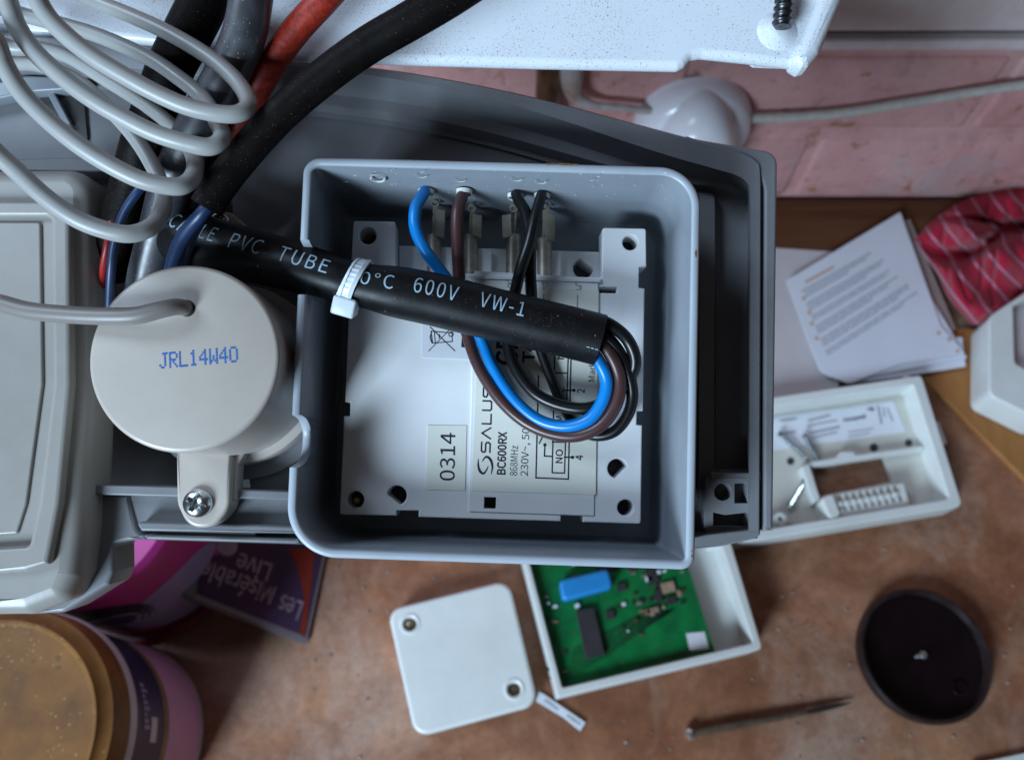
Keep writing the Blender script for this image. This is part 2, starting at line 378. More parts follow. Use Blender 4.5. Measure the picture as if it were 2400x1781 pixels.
def crom(pts, sub=8, closed=False):
    out = []; n = len(pts)
    def g(i): return pts[max(0, min(n - 1, i))]
    for i in range(n - 1):
        p0, p1, p2, p3 = g(i - 1), g(i), g(i + 1), g(i + 2)
        for k in range(sub):
            t = k / sub
            out.append(tuple(0.5 * ((2 * b) + (-a + c) * t + (2 * a - 5 * b + 4 * c - d) * t * t + (-a + 3 * b - 3 * c + d) * t ** 3)
                             for a, b, c, d in zip(p0, p1, p2, p3)))
    out.append(tuple(pts[-1])); return out
def frames(P):
    n = len(P); Ts = []
    for i in range(n): Ts.append((P[min(n - 1, i + 1)] - P[max(0, i - 1)]).normalized())
    ref = Vector((0, 0, 1))
    if abs(Ts[0].dot(ref)) > 0.9: ref = Vector((0, 1, 0))
    u = (ref - Ts[0] * ref.dot(Ts[0])).normalized(); out = []
    for i in range(n):
        u = (u - Ts[i] * u.dot(Ts[i])).normalized(); out.append((Ts[i], u, Ts[i].cross(u)))
    return out
def sweep(P, rad, nseg=20, hollow=(False, False), wall=0.14, depth=0.008):
    """tube through the points P with the radii rad; a hollow end shows a wall and a bore"""
    P = [Vector(p) for p in P]; fr = frames(P); bm = bmesh.new(); rings = []
    def ring(c, u, w, r): return [bm.verts.new(c + u * (r * math.cos(2 * math.pi * k / nseg)) + w * (r * math.sin(2 * math.pi * k / nseg))) for k in range(nseg)]
    def join(a, b):
        for k in range(nseg): bm.faces.new((a[k], a[(k + 1) % nseg], b[(k + 1) % nseg], b[k]))
    for i, p in enumerate(P): rings.append(ring(p, fr[i][1], fr[i][2], rad[i]))
    for a, b2 in zip(rings, rings[1:]): join(a, b2)
    for e, idx in ((0, 0), (1, len(P) - 1)):
        t, u, w = fr[idx]; rr = rings[idx]
        if hollow[e]:
            r = rad[idx]; s = 1 if e == 0 else -1
            a = ring(P[idx], u, w, r * (1 - wall)); b2 = ring(P[idx] + t * (s * depth), u, w, r * (1 - wall))
            join(rr, a); join(a, b2); bm.faces.new(b2)
        else: bm.faces.new(rr)
    return bm_mesh(bm)
def cable_me(pts, sub=8, nseg=20, **kw):
    """pts: (px, py, h, radius in px)"""
    q = crom(pts, sub); P = [B(x, y, h) for x, y, h, r in q]; rad = [brad(p, c[3]) for p, c in zip(P, q)]
    return sweep(P, rad, nseg, **kw), P, rad
def lathe(prof, cx, cy, n=48, z=0.0):
    bm = bmesh.new(); rings = []
    for r, h in prof:
        if r < 1e-6: rings.append([bm.verts.new((cx, cy, z + h))])
        else: rings.append([bm.verts.new((cx + r * math.cos(2 * math.pi * k / n), cy + r * math.sin(2 * math.pi * k / n), z + h)) for k in range(n)])
    for a, b2 in zip(rings, rings[1:]):
        for k in range(n):
            k2 = (k + 1) % n
            if len(a) == 1 and len(b2) == 1: continue
            if len(a) == 1: bm.faces.new((a[0], b2[k], b2[k2]))
            elif len(b2) == 1: bm.faces.new((a[k], a[k2], b2[0]))
            else: bm.faces.new((a[k], a[k2], b2[k2], b2[k]))
    return bm_mesh(bm)
def boxme(p0, p1, bev=0.0):
    bm = bmesh.new(); bmesh.ops.create_cube(bm, size=1)
    c = [(a + b2) / 2 for a, b2 in zip(p0, p1)]; s = [abs(a - b2) for a, b2 in zip(p0, p1)]
    for v in bm.verts: v.co = Vector([c[i] + v.co[i] * s[i] for i in range(3)])
    if bev: bmesh.ops.bevel(bm, geom=bm.edges[:], offset=bev, segments=3, profile=0.5, affect='EDGES')
    return bm_mesh(bm)
def join_me(ms):
    bm = bmesh.new()
    for x in ms: bm.from_mesh(x)
    me = bpy.data.meshes.new('j'); bm.to_mesh(me); bm.free(); return me
def orient(me, origin, xdir, zdir):
    x = Vector(xdir).normalized(); z = Vector(zdir); z = (z - x * z.dot(x)).normalized(); y = z.cross(x)
    me.transform(Matrix(((x.x, y.x, z.x, origin[0]), (x.y, y.y, z.y, origin[1]), (x.z, y.z, z.z, origin[2]), (0, 0, 0, 1)))); return me

# --- text: a flat mesh in text space (x along the line, y up, cap height 1)
try:      # the sans serif that ships inside Blender; its default font otherwise
    SANS = bpy.data.fonts.load(os.path.join(bpy.utils.resource_path('LOCAL'), 'datafiles', 'fonts', 'Noto Sans CJK Regular.woff2'))
except Exception:
    SANS = None
CAPH = [None]
def text_raw(s, bold=0.0, spacing=1.0):
    if CAPH[0] is None and s != 'H':
        CAPH[0] = 1.0; m_, w_ = text_raw('H'); CAPH[0] = max(v.co.y for v in m_.vertices)
    cu = bpy.data.curves.new('t', 'FONT'); cu.body = s; cu.size = 1
    if SANS: cu.font = SANS; bold = bold * 0.32
    cu.offset = bold; cu.space_character = spacing; cu.resolution_u = 5
    ob = bpy.data.objects.new('tmpt', cu); C.objects.link(ob)
    dg = bpy.context.evaluated_depsgraph_get(); me = bpy.data.meshes.new_from_object(ob.evaluated_get(dg))
    bpy.data.objects.remove(ob); bpy.data.curves.remove(cu); me.materials.clear()
    xs = [v.co.x for v in me.vertices]
    x0, x1 = min(xs), max(xs)
    for v in me.vertices: v.co.x -= x0; v.co.y /= CAPH[0] or 1.0
    return me, x1 - x0
def text_map(s, fn, width=None, bold=0.0, spacing=1.0, cut=None):
    """fn(u, v) -> 3D point, u in 0..1 along the line, v in 0..1 up to cap height"""
    me, w = text_raw(s, bold, spacing)
    if cut:
        bm = bmesh.new(); bm.from_mesh(me)
        bmesh.ops.triangulate(bm, faces=bm.faces)
        for _ in range(4): bmesh.ops.subdivide_edges(bm, edges=[e for e in bm.edges if e.calc_length() > cut], cuts=1); bmesh.ops.triangulate(bm, faces=bm.faces)
        bm.to_mesh(me); bm.free()
    for v in me.vertices: v.co = fn(v.co.x / w, v.co.y)
    return me
def text_px(s, p0, p1, hgt, z, frame='B', bold=0.0, spacing=1.0, up=None):
    """text from pixel p0 to pixel p1 along its baseline, cap height hgt pixels"""
    a = Vector(p0); b2 = Vector(p1); d = b2 - a; n = Vector((d.y, -d.x)).normalized() if up is None else Vector(up).normalized()
    f = FR(frame)
    return text_map(s, lambda u, v: f(*(a + d * u + n * (v * hgt)), z), bold=bold, spacing=spacing)

# ================================================================== the setting
def struct(name, me, m, smooth=0):
    o = link(name, me, m, None, smooth); o['kind'] = 'structure'; return o
WALLY = 0.436
struct('worktop', boxme((-0.9, -0.45, -0.03), (0.9, WALLY, 0)), M['worktop'])
# brick wall: every brick and joint in the one wall mesh
bm = bmesh.new()
rows = 8; bh = 0.0716; jt = 0.011
def addbox(bm, p0, p1, bev=0.0):
    t = bmesh.new(); t.from_mesh(boxme(p0, p1, bev)); me = bpy.data.meshes.new('x'); t.to_mesh(me); t.free(); bm.from_mesh(me)
addbox(bm, (-1.0, WALLY + 0.0028, -0.03), (1.0, WALLY + 0.05, 0.62))
for r_ in range(rows):
    z0 = 0.004 + r_ * (bh + jt); off = (r_ % 2) * 0.1125 + 0.02
    for k in range(-5, 5):
        x0 = k * 0.225 + off
        addbox(bm, (x0, WALLY, z0), (x0 + 0.219, WALLY + 0.03, z0 + bh), 0.0060)
me = bm_mesh(bm)
for v in me.vertices:
    if v.co.y < WALLY + 0.02: v.co.y += random.uniform(-0.0006, 0.0006)
o = link('brick_wall', me, M['brick'], None, 40)
o['label'] = 'pink painted brick wall behind the worktop with flaking grey patches'; o['category'] = 'wall'

# batten at the foot of the wall
single('wood_batten', boxme((-0.9, 0.378, 0.0005), (0.9, WALLY - 0.003, 0.006), 0.0015), M['batten'],
       'dark stained wooden strip lying along the foot of the pink brick wall', 'batten', 'W')
# rail on the wall
t = T('wooden_rail', 'grey pink painted wooden rail fixed along the brick wall top right', 'rail', 'W', (0.3, WALLY, 0.19))
link('moulding', boxme((0.10, WALLY - 0.016, 0.178), (0.9, WALLY - 0.0035, 0.187), 0.002), M['ledge'], t)
link('backboard', boxme((0.10, WALLY - 0.010, 0.188), (0.9, WALLY - 0.0035, 0.215), 0.001), M['batten'], t)
link('top_board', boxme((0.10, WALLY - 0.022, 0.1985), (0.9, WALLY - 0.0105, 0.240), 0.003), M['ledge'], t)

# copper pipe
P0 = Wy(1283, 240, WALLY - 0.014); r0 = 0.0088
single('copper_pipe', sweep([(P0.x, P0.y, z) for z in (0.02, 0.1, 0.2, 0.3, 0.42)], [r0] * 5, 24), M['copper'],
       'tarnished brown vertical pipe between the enamelled panel and the grey tray', 'pipe', 'W')
pp = [(1335, 120), (1337, 180), (1350, 226), (1392, 246), (1450, 252), (1540, 262)]
q = crom([(*Wy(x, y, WALLY - 0.012),) for x, y in pp], 8)
rr = [0.0115 - 0.0088 * min(1, i / 24) for i in range(len(q))]
single('bent_pipe', sweep(q, rr, 18), M['rustpipe'], 'rust stained white painted bent pipe beside the brown vertical pipe', 'pipe', 'W')

# lobed white knob on the wall
kc = Wy(1626, 330, WALLY - 0.02)
kc = Vector((kc.x, WALLY, kc.z))
t = T('lobed_knob', 'round white lobed plastic knob on the wall behind the grey tray', 'knob', 'W', kc)
d0 = (Wy(1485, 300, WALLY - 0.02) - Wy(1765, 300, WALLY - 0.02)).length / 2
def yaxis(me, c):      # lathe about z -> about -y
    me.transform(Matrix.Translation(c) @ Matrix.Rotation(R(90), 4, 'X')); return me
link('base_disc', yaxis(lathe([(0, 0.026), (d0 * 0.62, 0.025), (d0 * 0.84, 0.021), (d0 * 0.95, 0.015), (d0, 0.006), (d0, 0.0)], 0, 0, 48), kc), M['knob'], t)
bm = bmesh.new()
x = lathe([(0, 0.050), (d0 * .50, 0.0492), (d0 * .72, 0.0465), (d0 * .86, 0.040), (d0 * .94, 0.030), (d0 * .97, 0.015), (d0 * .97, 0.0)], 0, 0, 56)
x.transform(Matrix.Diagonal((0.70, 1.0, 1.0, 1.0))); bm.from_mesh(x)
me = bpy.data.meshes.new('k'); bm.to_mesh(me); bm.free(); link('lobes', yaxis(me, kc), M['knob'], t)
q = crom([(*Wy(x, y, WALLY - 0.008),) for x, y in ((1700, 275), (1800, 276), (1960, 266), (2130, 240), (2300, 213), (2500, 185))], 8)
single('wall_cord', sweep(q, [0.0036] * len(q), 14), M['cord'], 'cream cord running along the pink brick wall from the white knob', 'cord', 'W')

# ================================================================== things on the worktop
# loose sheet and instruction booklet
single('loose_sheet', plate_me([(1700, 573), (1960, 590), (2000, 700), (1960, 930), (1700, 945)], 0.0072, 0.0066, bev=0, frame='W'), M['paper2'],
       'pinkish loose sheet of paper lying under the printed booklet', 'paper', 'W')
t = T('printed_booklet', 'stack of white printed pages with blurred grey paragraphs and orange numbers', 'booklet', 'W', W(2050, 700, 0.008))
plate('card_cover', M['card'], t, [(2050, 540), (2133, 513), (2240, 770), (2210, 800), (2100, 800)], 0.0100, 0.0076, bev=0, frame='W')
plate('page', M['paper'], t, [(1990, 800), (2255, 790), (2263, 858), (2100, 884), (1995, 896)], 0.0112, 0.0104, bev=0, frame='W')
plate('page', M['paper'], t, [(1860, 700), (2100, 560), (2266, 838), (2110, 868), (1990, 893), (1940, 880)], 0.0128, 0.0118, bev=0, frame='W')
pg = rounded([(1843, 657), (2110, 497), (2206, 765), (2262, 828), (2110, 852), (1990, 898), (1925, 872), (1895, 800)], [2, 2, 2, 3, 15, 25, 25, 30], 5)
f_ = plate('page', M['paper'], t, pg, 0.0145, 0.0135, bev=0, frame='W')
def lerp2(a, b2, k): return (a[0] + (b2[0] - a[0]) * k, a[1] + (b2[1] - a[1]) * k)
lines = []; orng = []
rows_ = [(0.0, .02, .9), (.045, .05, .8), (.09, .03, .55), (.19, .02, .93), (.235, .02, .88), (.28, .02, .7), (.38, .02, .9), (.425, .02, .85),
         (.53, .02, .92), (.575, .02, .8), (.62, .02, .6), (.72, .02, .95), (.765, .02, .93), (.81, .02, .8), (.90, .02, .96), (.945, .02, .8)]
for k, a0, a1 in rows_:
    L0 = lerp2((1876, 684), (1938, 842), k); L1 = lerp2((2062, 580), (2168, 690), k)
    x = a0
    while x < a1:
        w_ = random.uniform(.03, .10); e_ = min(a1, x + w_); lines.append(stroke(lerp2(L0, L1, x), lerp2(L0, L1, e_), 4.0)); x = e_ + .025
lines2 = flat('printed_lines', M['greyprint'], t, lines, 0.0147, 'W')
for a, b2 in (((1890, 660), (1952, 626)),): orng += pstroke([a, b2], 6)
for x, y in ((1884, 699), (1897, 732), (1903, 758), (1914, 792), (2200, 780), (2225, 795), (2245, 822)): orng.append(circ(x, y, 5, 10))
for o_ in orng: flat('printed_number', M['orangeprint'], t, [o_], 0.01475, 'W')

# wooden board
single('wooden_board', plate_me([(2090, 760), (2166, 884), (2290, 1010), (2430, 1150), (2600, 1240), (2500, 780)], 0.0062, 0.0004, bev=0.0015, frame='W'), M['board'],
       'varnished orange wooden board lying at an angle on the worktop right', 'board', 'W')
# white tray on the board at the right edge
t = T('white_box_lid', 'white plastic lid with rounded corner lying on the orange board', 'lid', 'W', W(2400, 850, 0.02))
ot = rounded([(2318, 740), (2470, 640), (2560, 1010), (2440, 985), (2318, 925)], [30, 10, 10, 10, 28])
inn = rounded([(2376, 716), (2466, 664), (2540, 900), (2440, 884), (2380, 850)], [4, 4, 4, 4, 12])
plate('rim', M['cream'], t, ot, 0.034, 0.0068, [inn], 0.0015, 'W')
plate('base', M['paper2'], t, [(2340, 745), (2470, 660), (2548, 960), (2440, 940), (2345, 905)], 0.0240, 0.0200, bev=0, frame='W')

# cloth
bm = bmesh.new()
outline = [(2142, 566), (2180, 520), (2240, 478), (2310, 452), (2420, 432), (2560, 430), (2600, 560), (2560, 690), (2440, 700), (2370, 730), (2290, 762), (2260, 742), (2222, 698), (2195, 640)]
cen = (2350, 590); NA, NRr = 180, 60
oc_ = crom(outline + [outline[0]], 8)
per = []
acc = [0]
for a, b2 in zip(oc_, oc_[1:]): acc.append(acc[-1] + math.dist(a, b2))
for k in range(NA):
    s_ = acc[-1] * k / NA
    i = max(j for j in range(len(acc)) if acc[j] <= s_); i = min(i, len(oc_) - 2)
    per.append(lerp2(oc_[i], oc_[i + 1], (s_ - acc[i]) / max(1e-6, acc[i + 1] - acc[i])))
from mathutils import noise as mn
def fold(x, y, t_):
    u = (x - 2150) / 260; v = (y - 430) / 330
    a = math.sin(11 * (v - 0.35 * u) + 2.2 * mn.noise(Vector((u * 2, v * 2, 0)))) * 0.011
    b2 = mn.noise(Vector((u * 3.1 + 5, v * 3.3, 1))) * 0.012 + mn.noise(Vector((u * 7, v * 7, 3))) * 0.0015
    crease = -0.030 * math.exp(-((v - 0.42 - 0.10 * math.sin(5 * u)) / 0.055) ** 2) - 0.016 * math.exp(-((v - 0.2 - 0.12 * u) / 0.03) ** 2) - 0.007 * (1 - abs(mn.noise(Vector((u * 4.5, v * 2.5, 7))) * 2)) ** 6
    return a + b2 + crease
ringv = []; uvd = {}
for j in range(NRr + 1):
    t_ = j / NRr
    row = []
    for k in range(NA):
        x, y = lerp2(cen, per[k], t_)
        hgt = 0.012 + 0.030 * (1 - t_ ** 5) + fold(x, y, t_) * (1 - t_ ** 6)
        if t_ > 0.999: hgt = 0.010
        row.append(bm.verts.new(W(x, y, 0.0) * ((H - max(0.009, hgt)) / H) + Vector((0, 0, max(0.009, hgt)))))
        row[-1].co = W(x, y, max(0.009, hgt)); uvd[row[-1]] = W(x, y, 0.0)
    ringv.append(row)
uvl = bm.loops.layers.uv.new('cloth')
for a, b2 in zip(ringv, ringv[1:]):
    for k in range(NA):
        k2 = (k + 1) % NA
        f8 = bm.faces.new((a[k], a[k2], b2[k2], b2[k]))
        for lp8 in f8.loops: p8 = uvd[lp8.vert]; lp8[uvl].uv = (p8.x + 0.16 * (lp8.vert.co.z - 0.03), p8.y)
bmesh.ops.remove_doubles(bm, verts=bm.verts, dist=1e-5)
me = bm_mesh(bm)
o = single('striped_cloth', me, M['cloth'], 'crumpled red cloth with thin white stripes beside the brick wall', 'cloth', 'W', smooth=180)

# ------- thermostat back housing
t = T('thermostat_housing', 'empty cream thermostat back housing with label and terminal block', 'housing', 'W', W(1980, 1070, 0))
hb = [(1660, 953), (2160, 878), (2257, 1185), (1660, 1284)]
zt = 0.024
inn = rounded([(1680, 972), (2140, 900), (2225, 1168), (1680, 1258)], 8)
plate('side_wall', M['cream'], t, rounded(hb, 12), zt, 0.001, [inn], 0.001, 'W')
win = rounded([(1903, 1090), (2069, 1065), (2093, 1128), (1919, 1163)], 2)
plate('floor_panel', M['cream_old'], t, [(1672, 962), (2150, 890), (2240, 1176), (1672, 1268)], 0.006, 0.002, [win], 0.0, 'W')
plate('rib', M['cream'], t, rounded([(1896, 1082), (1960, 1072), (1970, 1058), (2000, 1058), (2006, 1066), (2160, 1044), (2166, 1052), (1905, 1092)], 2), 0.014, 0.006, bev=0.0005, frame='W')
plate('rib', M['cream'], t, [(1880, 1092), (1896, 1086), (1922, 1168), (1908, 1178)], 0.016, 0.006, bev=0.0005, frame='W')
lb = plate('rating_label', M['label_w'], t, [(1760, 983), (2093, 938), (2123, 1011), (1902, 1041), (1760, 1062)], 0.0064, 0.006, bev=0, frame='W')
link('lettering', text_px('Honeywell', (1978, 988), (2030, 979), 9, 0.0066, 'W', bold=0.03), M['navy'], lb, 0)
ll = []
for a, b2, w in (((1895, 985), (1945, 972), 5), ((1893, 997), (1960, 984), 4), ((1900, 1014), (1966, 1000), 5), ((1905, 1025), (1960, 1012), 4), ((1990, 1012), (2045, 1004), 3),
                 ((1990, 1022), (2040, 1014), 3), ((2058, 952), (2066, 990), 5), ((2070, 955), (2074, 975), 4), ((2080, 957), (2092, 985), 4), ((2036, 958), (2046, 958), 8), ((1830, 985), (1868, 980), 5), ((1838, 1015), (1866, 1010), 5)):
    L_ = math.dist(a, b2); x = 0.0
    while x < 1:
        e = min(1, x + random.uniform(4, 9) / L_); ll.append(stroke(lerp2(a, b2, x), lerp2(a, b2, e), w)); x = e + 3.5 / L_
flat('small_print', M['greyprint'], lb, ll, 0.00665, 'W')
tb = plate('terminal_block', M['cream'], t, rounded([(1935, 1160), (2118, 1130), (2134, 1184), (1962, 1214)], 3), 0.020, 0.006, bev=0.0008, frame='W')
plate('terminal_end', M['cream'], t, rounded([(1925, 1165), (1952, 1156), (1972, 1206), (1945, 1214)], 8), 0.024, 0.006, bev=0.001, frame='W')
cells = []
for r_ in range(2):
    for k in range(9):
        a = lerp2((1958, 1168), (2104, 1143), (k + .5) / 9); d = (12, 24)
        x = a[0] + d[0] * r_; y = a[1] + d[1] * r_
        cells.append([(x - 3, y - 6), (x + 3, y - 7), (x + 6, y + 6), (x, y + 7)])
flat('cell_openings', M['tin'], tb, cells, 0.0203, 'W')
hm = [[(x - 5.5, y - 5.5), (x + 4, y - 7), (x + 6, y + 4), (x - 3, y + 6)] for x, y in ((1970 + k * 16.2, 1181 - k * 2.8) for k in range(9))]
bm = bmesh.new()
for x in hm: bm.from_mesh(plate_me(x, 0.0225, 0.0195, bev=0.0004, frame='W'))
me = bpy.data.meshes.new('h'); bm.to_mesh(me); bm.free(); link('cell_dividers', me, M['cream'], tb)
for x, y, r_ in ((1829, 1215, 15), (2128, 892, 12)):
    c_ = W(x, y, 0.018); link('screw_post', lathe([(0.0018, 0.0), (0.0018, 0.012), (0.0045, 0.012), (0.0045, 0.0)], c_.x, c_.y, 20, 0.006), M['cream'], t)
for c3 in (circ(1853, 1080, 9, 14), circ(2048, 1048, 10, 14), circ(2130, 1037, 9, 14), circ(1925, 1202, 8, 12)): flat('mounting_hole', M['chip'], t, [c3], 0.0063, 'W')
plate('clip', M['cream'], t, rounded([(2190, 990), (2200, 985), (2220, 1038), (2209, 1044)], 3), 0.016, 0.006, bev=0.0005, frame='W')
for i, (a, b2, lab) in enumerate((((1826, 1014), (1893, 1078), 'zinc wood screw on the thermostat label, nearest the grey tray edge'),
                           ((1885, 1020), (1922, 1083), 'zinc wood screw on the thermostat label, just above the rectangular opening'),
                           ((1886, 1128), (1845, 1196), 'zinc wood screw lying left of the rectangular opening in the housing'))):
    pa = W(*a, 0.0095); pb = W(*b2, 0.0095); n_ = 46; P = [pa.lerp(pb, k / n_) for k in range(n_ + 1)]
    rd = []
    for k in range(n_ + 1):
        u = k / n_
        rd.append(0.0030 - 0.002 * min(1, u * 8) + 0 if u < 0.12 else (0.0016 + 0.0005 * (k % 2)) * (1 if u < .85 else (1.1 - u) / .25))
    single('wood_screw', sweep(P, rd, 12), M['zinc'], lab, 'screw', 'W', 'screws left in the thermostat housing')

# ------- circuit board tray
t = T('circuit_board_housing', 'cream thermostat front housing holding a green circuit board with blue capacitor', 'housing', 'W', W(1500, 1400, 0))
ob_ = [(1196, 1200), (1694, 1205), (1788, 1516), (1700, 1540), (1307, 1634)]
plate('side_wall', M['cream'], t, rounded([(1196, 1200), (1694, 1205), (1788, 1519), (1307, 1634)], [8, 8, 10, 6]), 0.030, 0.001,
      [rounded([(1214, 1212), (1672, 1218), (1765, 1505), (1318, 1610)], 6)], 0.001, 'W')
plate('floor_panel', M['cream'], t, [(1205, 1210), (1680, 1215), (1775, 1510), (1312, 1620)], 0.010, 0.001, bev=0, frame='W')
bd = plate('circuit_board', M['pcb_green'], t, [(1222, 1230), (1592, 1262), (1678, 1534), (1316, 1606)], 0.0225, 0.0205, bev=0.0, frame='W')
zb = 0.0226
plate('capacitor', M['capblue'], bd, rounded([(1310, 1358), (1426, 1331), (1438, 1375), (1319, 1407)], 12), zb + 0.011, zb, bev=0.002, frame='W')
plate('relay_chip', M['chip'], bd, [(1350, 1430), (1392, 1424), (1418, 1533), (1374, 1544)], zb + 0.004, zb, bev=0.0003, frame='W')
plate('sticker', M['label_w'], bd, [(1608, 1483), (1651, 1479), (1662, 1519), (1617, 1524)], zb + 0.0004, zb, bev=0, frame='W')
bits = [((1525, 1350), 24, 34, 'chip'), ((1563, 1375), 30, 24, 'beige_c'), ((1572, 1405), 22, 16, 'chip'), ((1527, 1430), 30, 12, 'beige_c'), ((1455, 1375), 20, 16, 'chip'),
        ((1428, 1440), 18, 18, 'chip'), ((1540, 1395), 14, 30, 'chip'), ((1500, 1325), 60, 10, 'chip'), ((1420, 1330), 50, 12, 'chip'), ((1520, 1355), 14, 10, 'label_w'),
        ((1345, 1318), 14, 10, 'label_w'), ((1352, 1418), 10, 9, 'label_w'), ((1519, 1432), 8, 8, 'label_w'), ((1590, 1390), 8, 14, 'beige_c'), ((1540, 1340), 14, 8, 'label_w')]
for (x, y), w, h_, mm in bits:
    s_ = -0.25; q_ = [(x - w / 2, y - h_ / 2 + w * .12), (x + w / 2, y - h_ / 2 - w * .12), (x + w / 2 + h_ * .25, y + h_ / 2 - w * .12), (x - w / 2 + h_ * .25, y + h_ / 2 + w * .12)]
    plate('component', M[mm], bd, q_, zb + 0.0022, zb, bev=0, frame='W')
random.seed(21)
for (qx, qy), n2, sx, sy in (((1540, 1385), 22, 60, 55), ((1470, 1330), 10, 90, 14), ((1300, 1540), 8, 30, 60), ((1470, 1440), 8, 70, 50), ((1290, 1400), 6, 20, 60)):
    for _ in range(n2):
        x, y = qx + random.uniform(-1, 1) * sx, qy + random.uniform(-1, 1) * sy; w = random.uniform(4, 11); h_ = random.uniform(4, 8)
        plate('component', M[random.choice(['chip', 'chip', 'beige_c', 'tin', 'brass', 'label_w'])], bd, [(x - w / 2, y - h_ / 2 + w * .12), (x + w / 2, y - h_ / 2 - w * .12), (x + w / 2 + h_ * .25, y + h_ / 2 - w * .12), (x - w / 2 + h_ * .25, y + h_ / 2 + w * .12)], zb + 0.0014, zb, bev=0, frame='W')
pads = []
for k in range(14): pads.append(circ(1502 + k * 9, 1562 - k * 2.3, 2.8, 8))
flat('solder_pins', M['chip'], bd, [circ(1502 + k * 9, 1556 - k * 2.3, 4, 8) for k in range(14)], zb + 0.0001, 'W')
random.seed(3)
pp = []
for k in range(120):
    u, v = random.random(), random.random(); a = lerp2((1245, 1300), (1318, 1596), v); b2 = lerp2((1600, 1290), (1668, 1525), v); x, y = lerp2(a, b2, u)
    pp.append(circ(x, y, random.uniform(1.2, 2.6), 7))
flat('solder_dots', M['brass'], bd, pp, zb + 0.00015, 'W')
tr = []
for k in range(11):
    o_ = k * 7.0
    tr += pstroke([(1330 + o_ * 0.2, 1590 - o_), (1430, 1530 - o_ * .8), (1500, 1480 - o_ * .6), (1560 + o_ * .3, 1440 - o_ * .2)], 2.0)
flat('copper_traces', M['pcb_dark'], bd, tr, zb + 0.00012, 'W')

# ------- square junction box lid
t = T('junction_box_lid', 'square white junction box lid with two recessed brass screws', 'lid', 'W', W(1080, 1540, 0))
lo = rounded([(907, 1428), (1192, 1357), (1262, 1650), (973, 1727)], 34, 8)
h1 = circ(961, 1461, 15, 20); h2 = circ(1205, 1614, 15, 20)
lp = plate('lid_plate', M['cream'], t, lo, 0.016, 0.001, [h1, h2], 0.0022, 'W')
for x, y in ((961, 1461), (1205, 1614)):
    c_ = W(x, y, 0.016); link('screw', lathe([(0, 0.0025), (0.0026, 0.002), (0.0036, 0.0), (0.0036, -0.003)], c_.x, c_.y, 20, 0.0115), M['brass'], t)
    link('screw_collar', lathe([(0.0047, 0.0161), (0.0056, 0.0166), (0.0072, 0.0161), (0.0072, 0.0155), (0.0047, 0.0155)], c_.x, c_.y, 28, 0), M['cream'], t)
t = T('plastic_strip', 'narrow white printed plastic strip beside the square lid', 'strip', 'W', W(1310, 1670, 0))
plate('strip', M['label_w'], t, [(1262, 1618), (1278, 1628), (1372, 1692), (1360, 1712), (1320, 1680), (1256, 1642)], 0.0022, 0.001, bev=0, frame='W')
flat('printed_marks', M['greyprint'], t, [stroke((1280, 1640), (1292, 1648), 7), stroke((1296, 1652), (1306, 1659), 7), stroke((1332, 1676), (1342, 1683), 7), stroke((1346, 1686), (1358, 1694), 7)], 0.00225, 'W')

# ------- round dark jar lid
jc = (0.27458, 0.0566)
t = T('jar_lid', 'round dark brown bakelite lid lying upside down on the worktop', 'lid', 'W', (jc[0], jc[1], 0))
link('rim', lathe([(0.0385, 0.001), (0.0425, 0.001), (0.0432, 0.004), (0.0430, 0.010), (0.0418, 0.0118), (0.0402, 0.0112), (0.0392, 0.0092), (0.0388, 0.0045), (0.0385, 0.003)], *jc, 72), M['jar_rim'], t)
link('disc', lathe([(0, 0.0040), (0.012, 0.0038), (0.025, 0.0042), (0.034, 0.0050), (0.0384, 0.0062)], *jc, 72), M['jar'], t)
for dx, dy in ((-0.0028, -0.0006), (0.0014, 0.0004)):
    link('rivet', lathe([(0, 0.0062), (0.0016 * (1.2 if dx > 0 else .6), 0.0056), (0.0024 * (1.2 if dx > 0 else .6), 0.0040)], jc[0] + dx, jc[1] + dy, 14), M['glint'], t)
for x, y, r_ in ((2250, 1612, 0.0045),):
    c_ = W(x, y, 0.005); link('boss', lathe([(r_ * .8, 0.0056), (r_, 0.0060), (r_ * 1.12, 0.005)], c_.x, c_.y, 24), M['jar'], t)

# ------- small tool
t = T('small_screwdriver', 'thin brown handled bradawl with silver end lying by the jar lid', 'tool', 'W', W(1800, 1690, 0))
pa, pb, pc_, pd = W(1624, 1717, 0.004), W(1890, 1668, 0.004), W(1995, 1645, 0.003), W(1608, 1722, 0.004)
link('shaft', sweep([pa.lerp(pb, k / 6) for k in range(7)], [0.0022, 0.0025, 0.0026, 0.0025, 0.0024, 0.0021, 0.0018], 14), M['handle'], t)
link('tip', sweep([pb.lerp(pc_, k / 5) for k in range(6)], [0.0015, 0.0018, 0.0018, 0.0015, 0.0010, 0.0003], 12), M['tip'], t)
link('end_cap', sweep([pd.lerp(pa, k / 4) for k in range(5)], [0.0015, 0.0040, 0.0043, 0.0040, 0.0030], 14), M['glint'], t)

# ------- edge of something white, bottom right
single('card_corner', plate_me([(2280, 1790), (2420, 1760), (2440, 1860), (2280, 1870)], 0.004, 0.001, bev=0, frame='W'), M['cream'],
       'edge of a white card at the bottom right of the worktop', 'card', 'W')

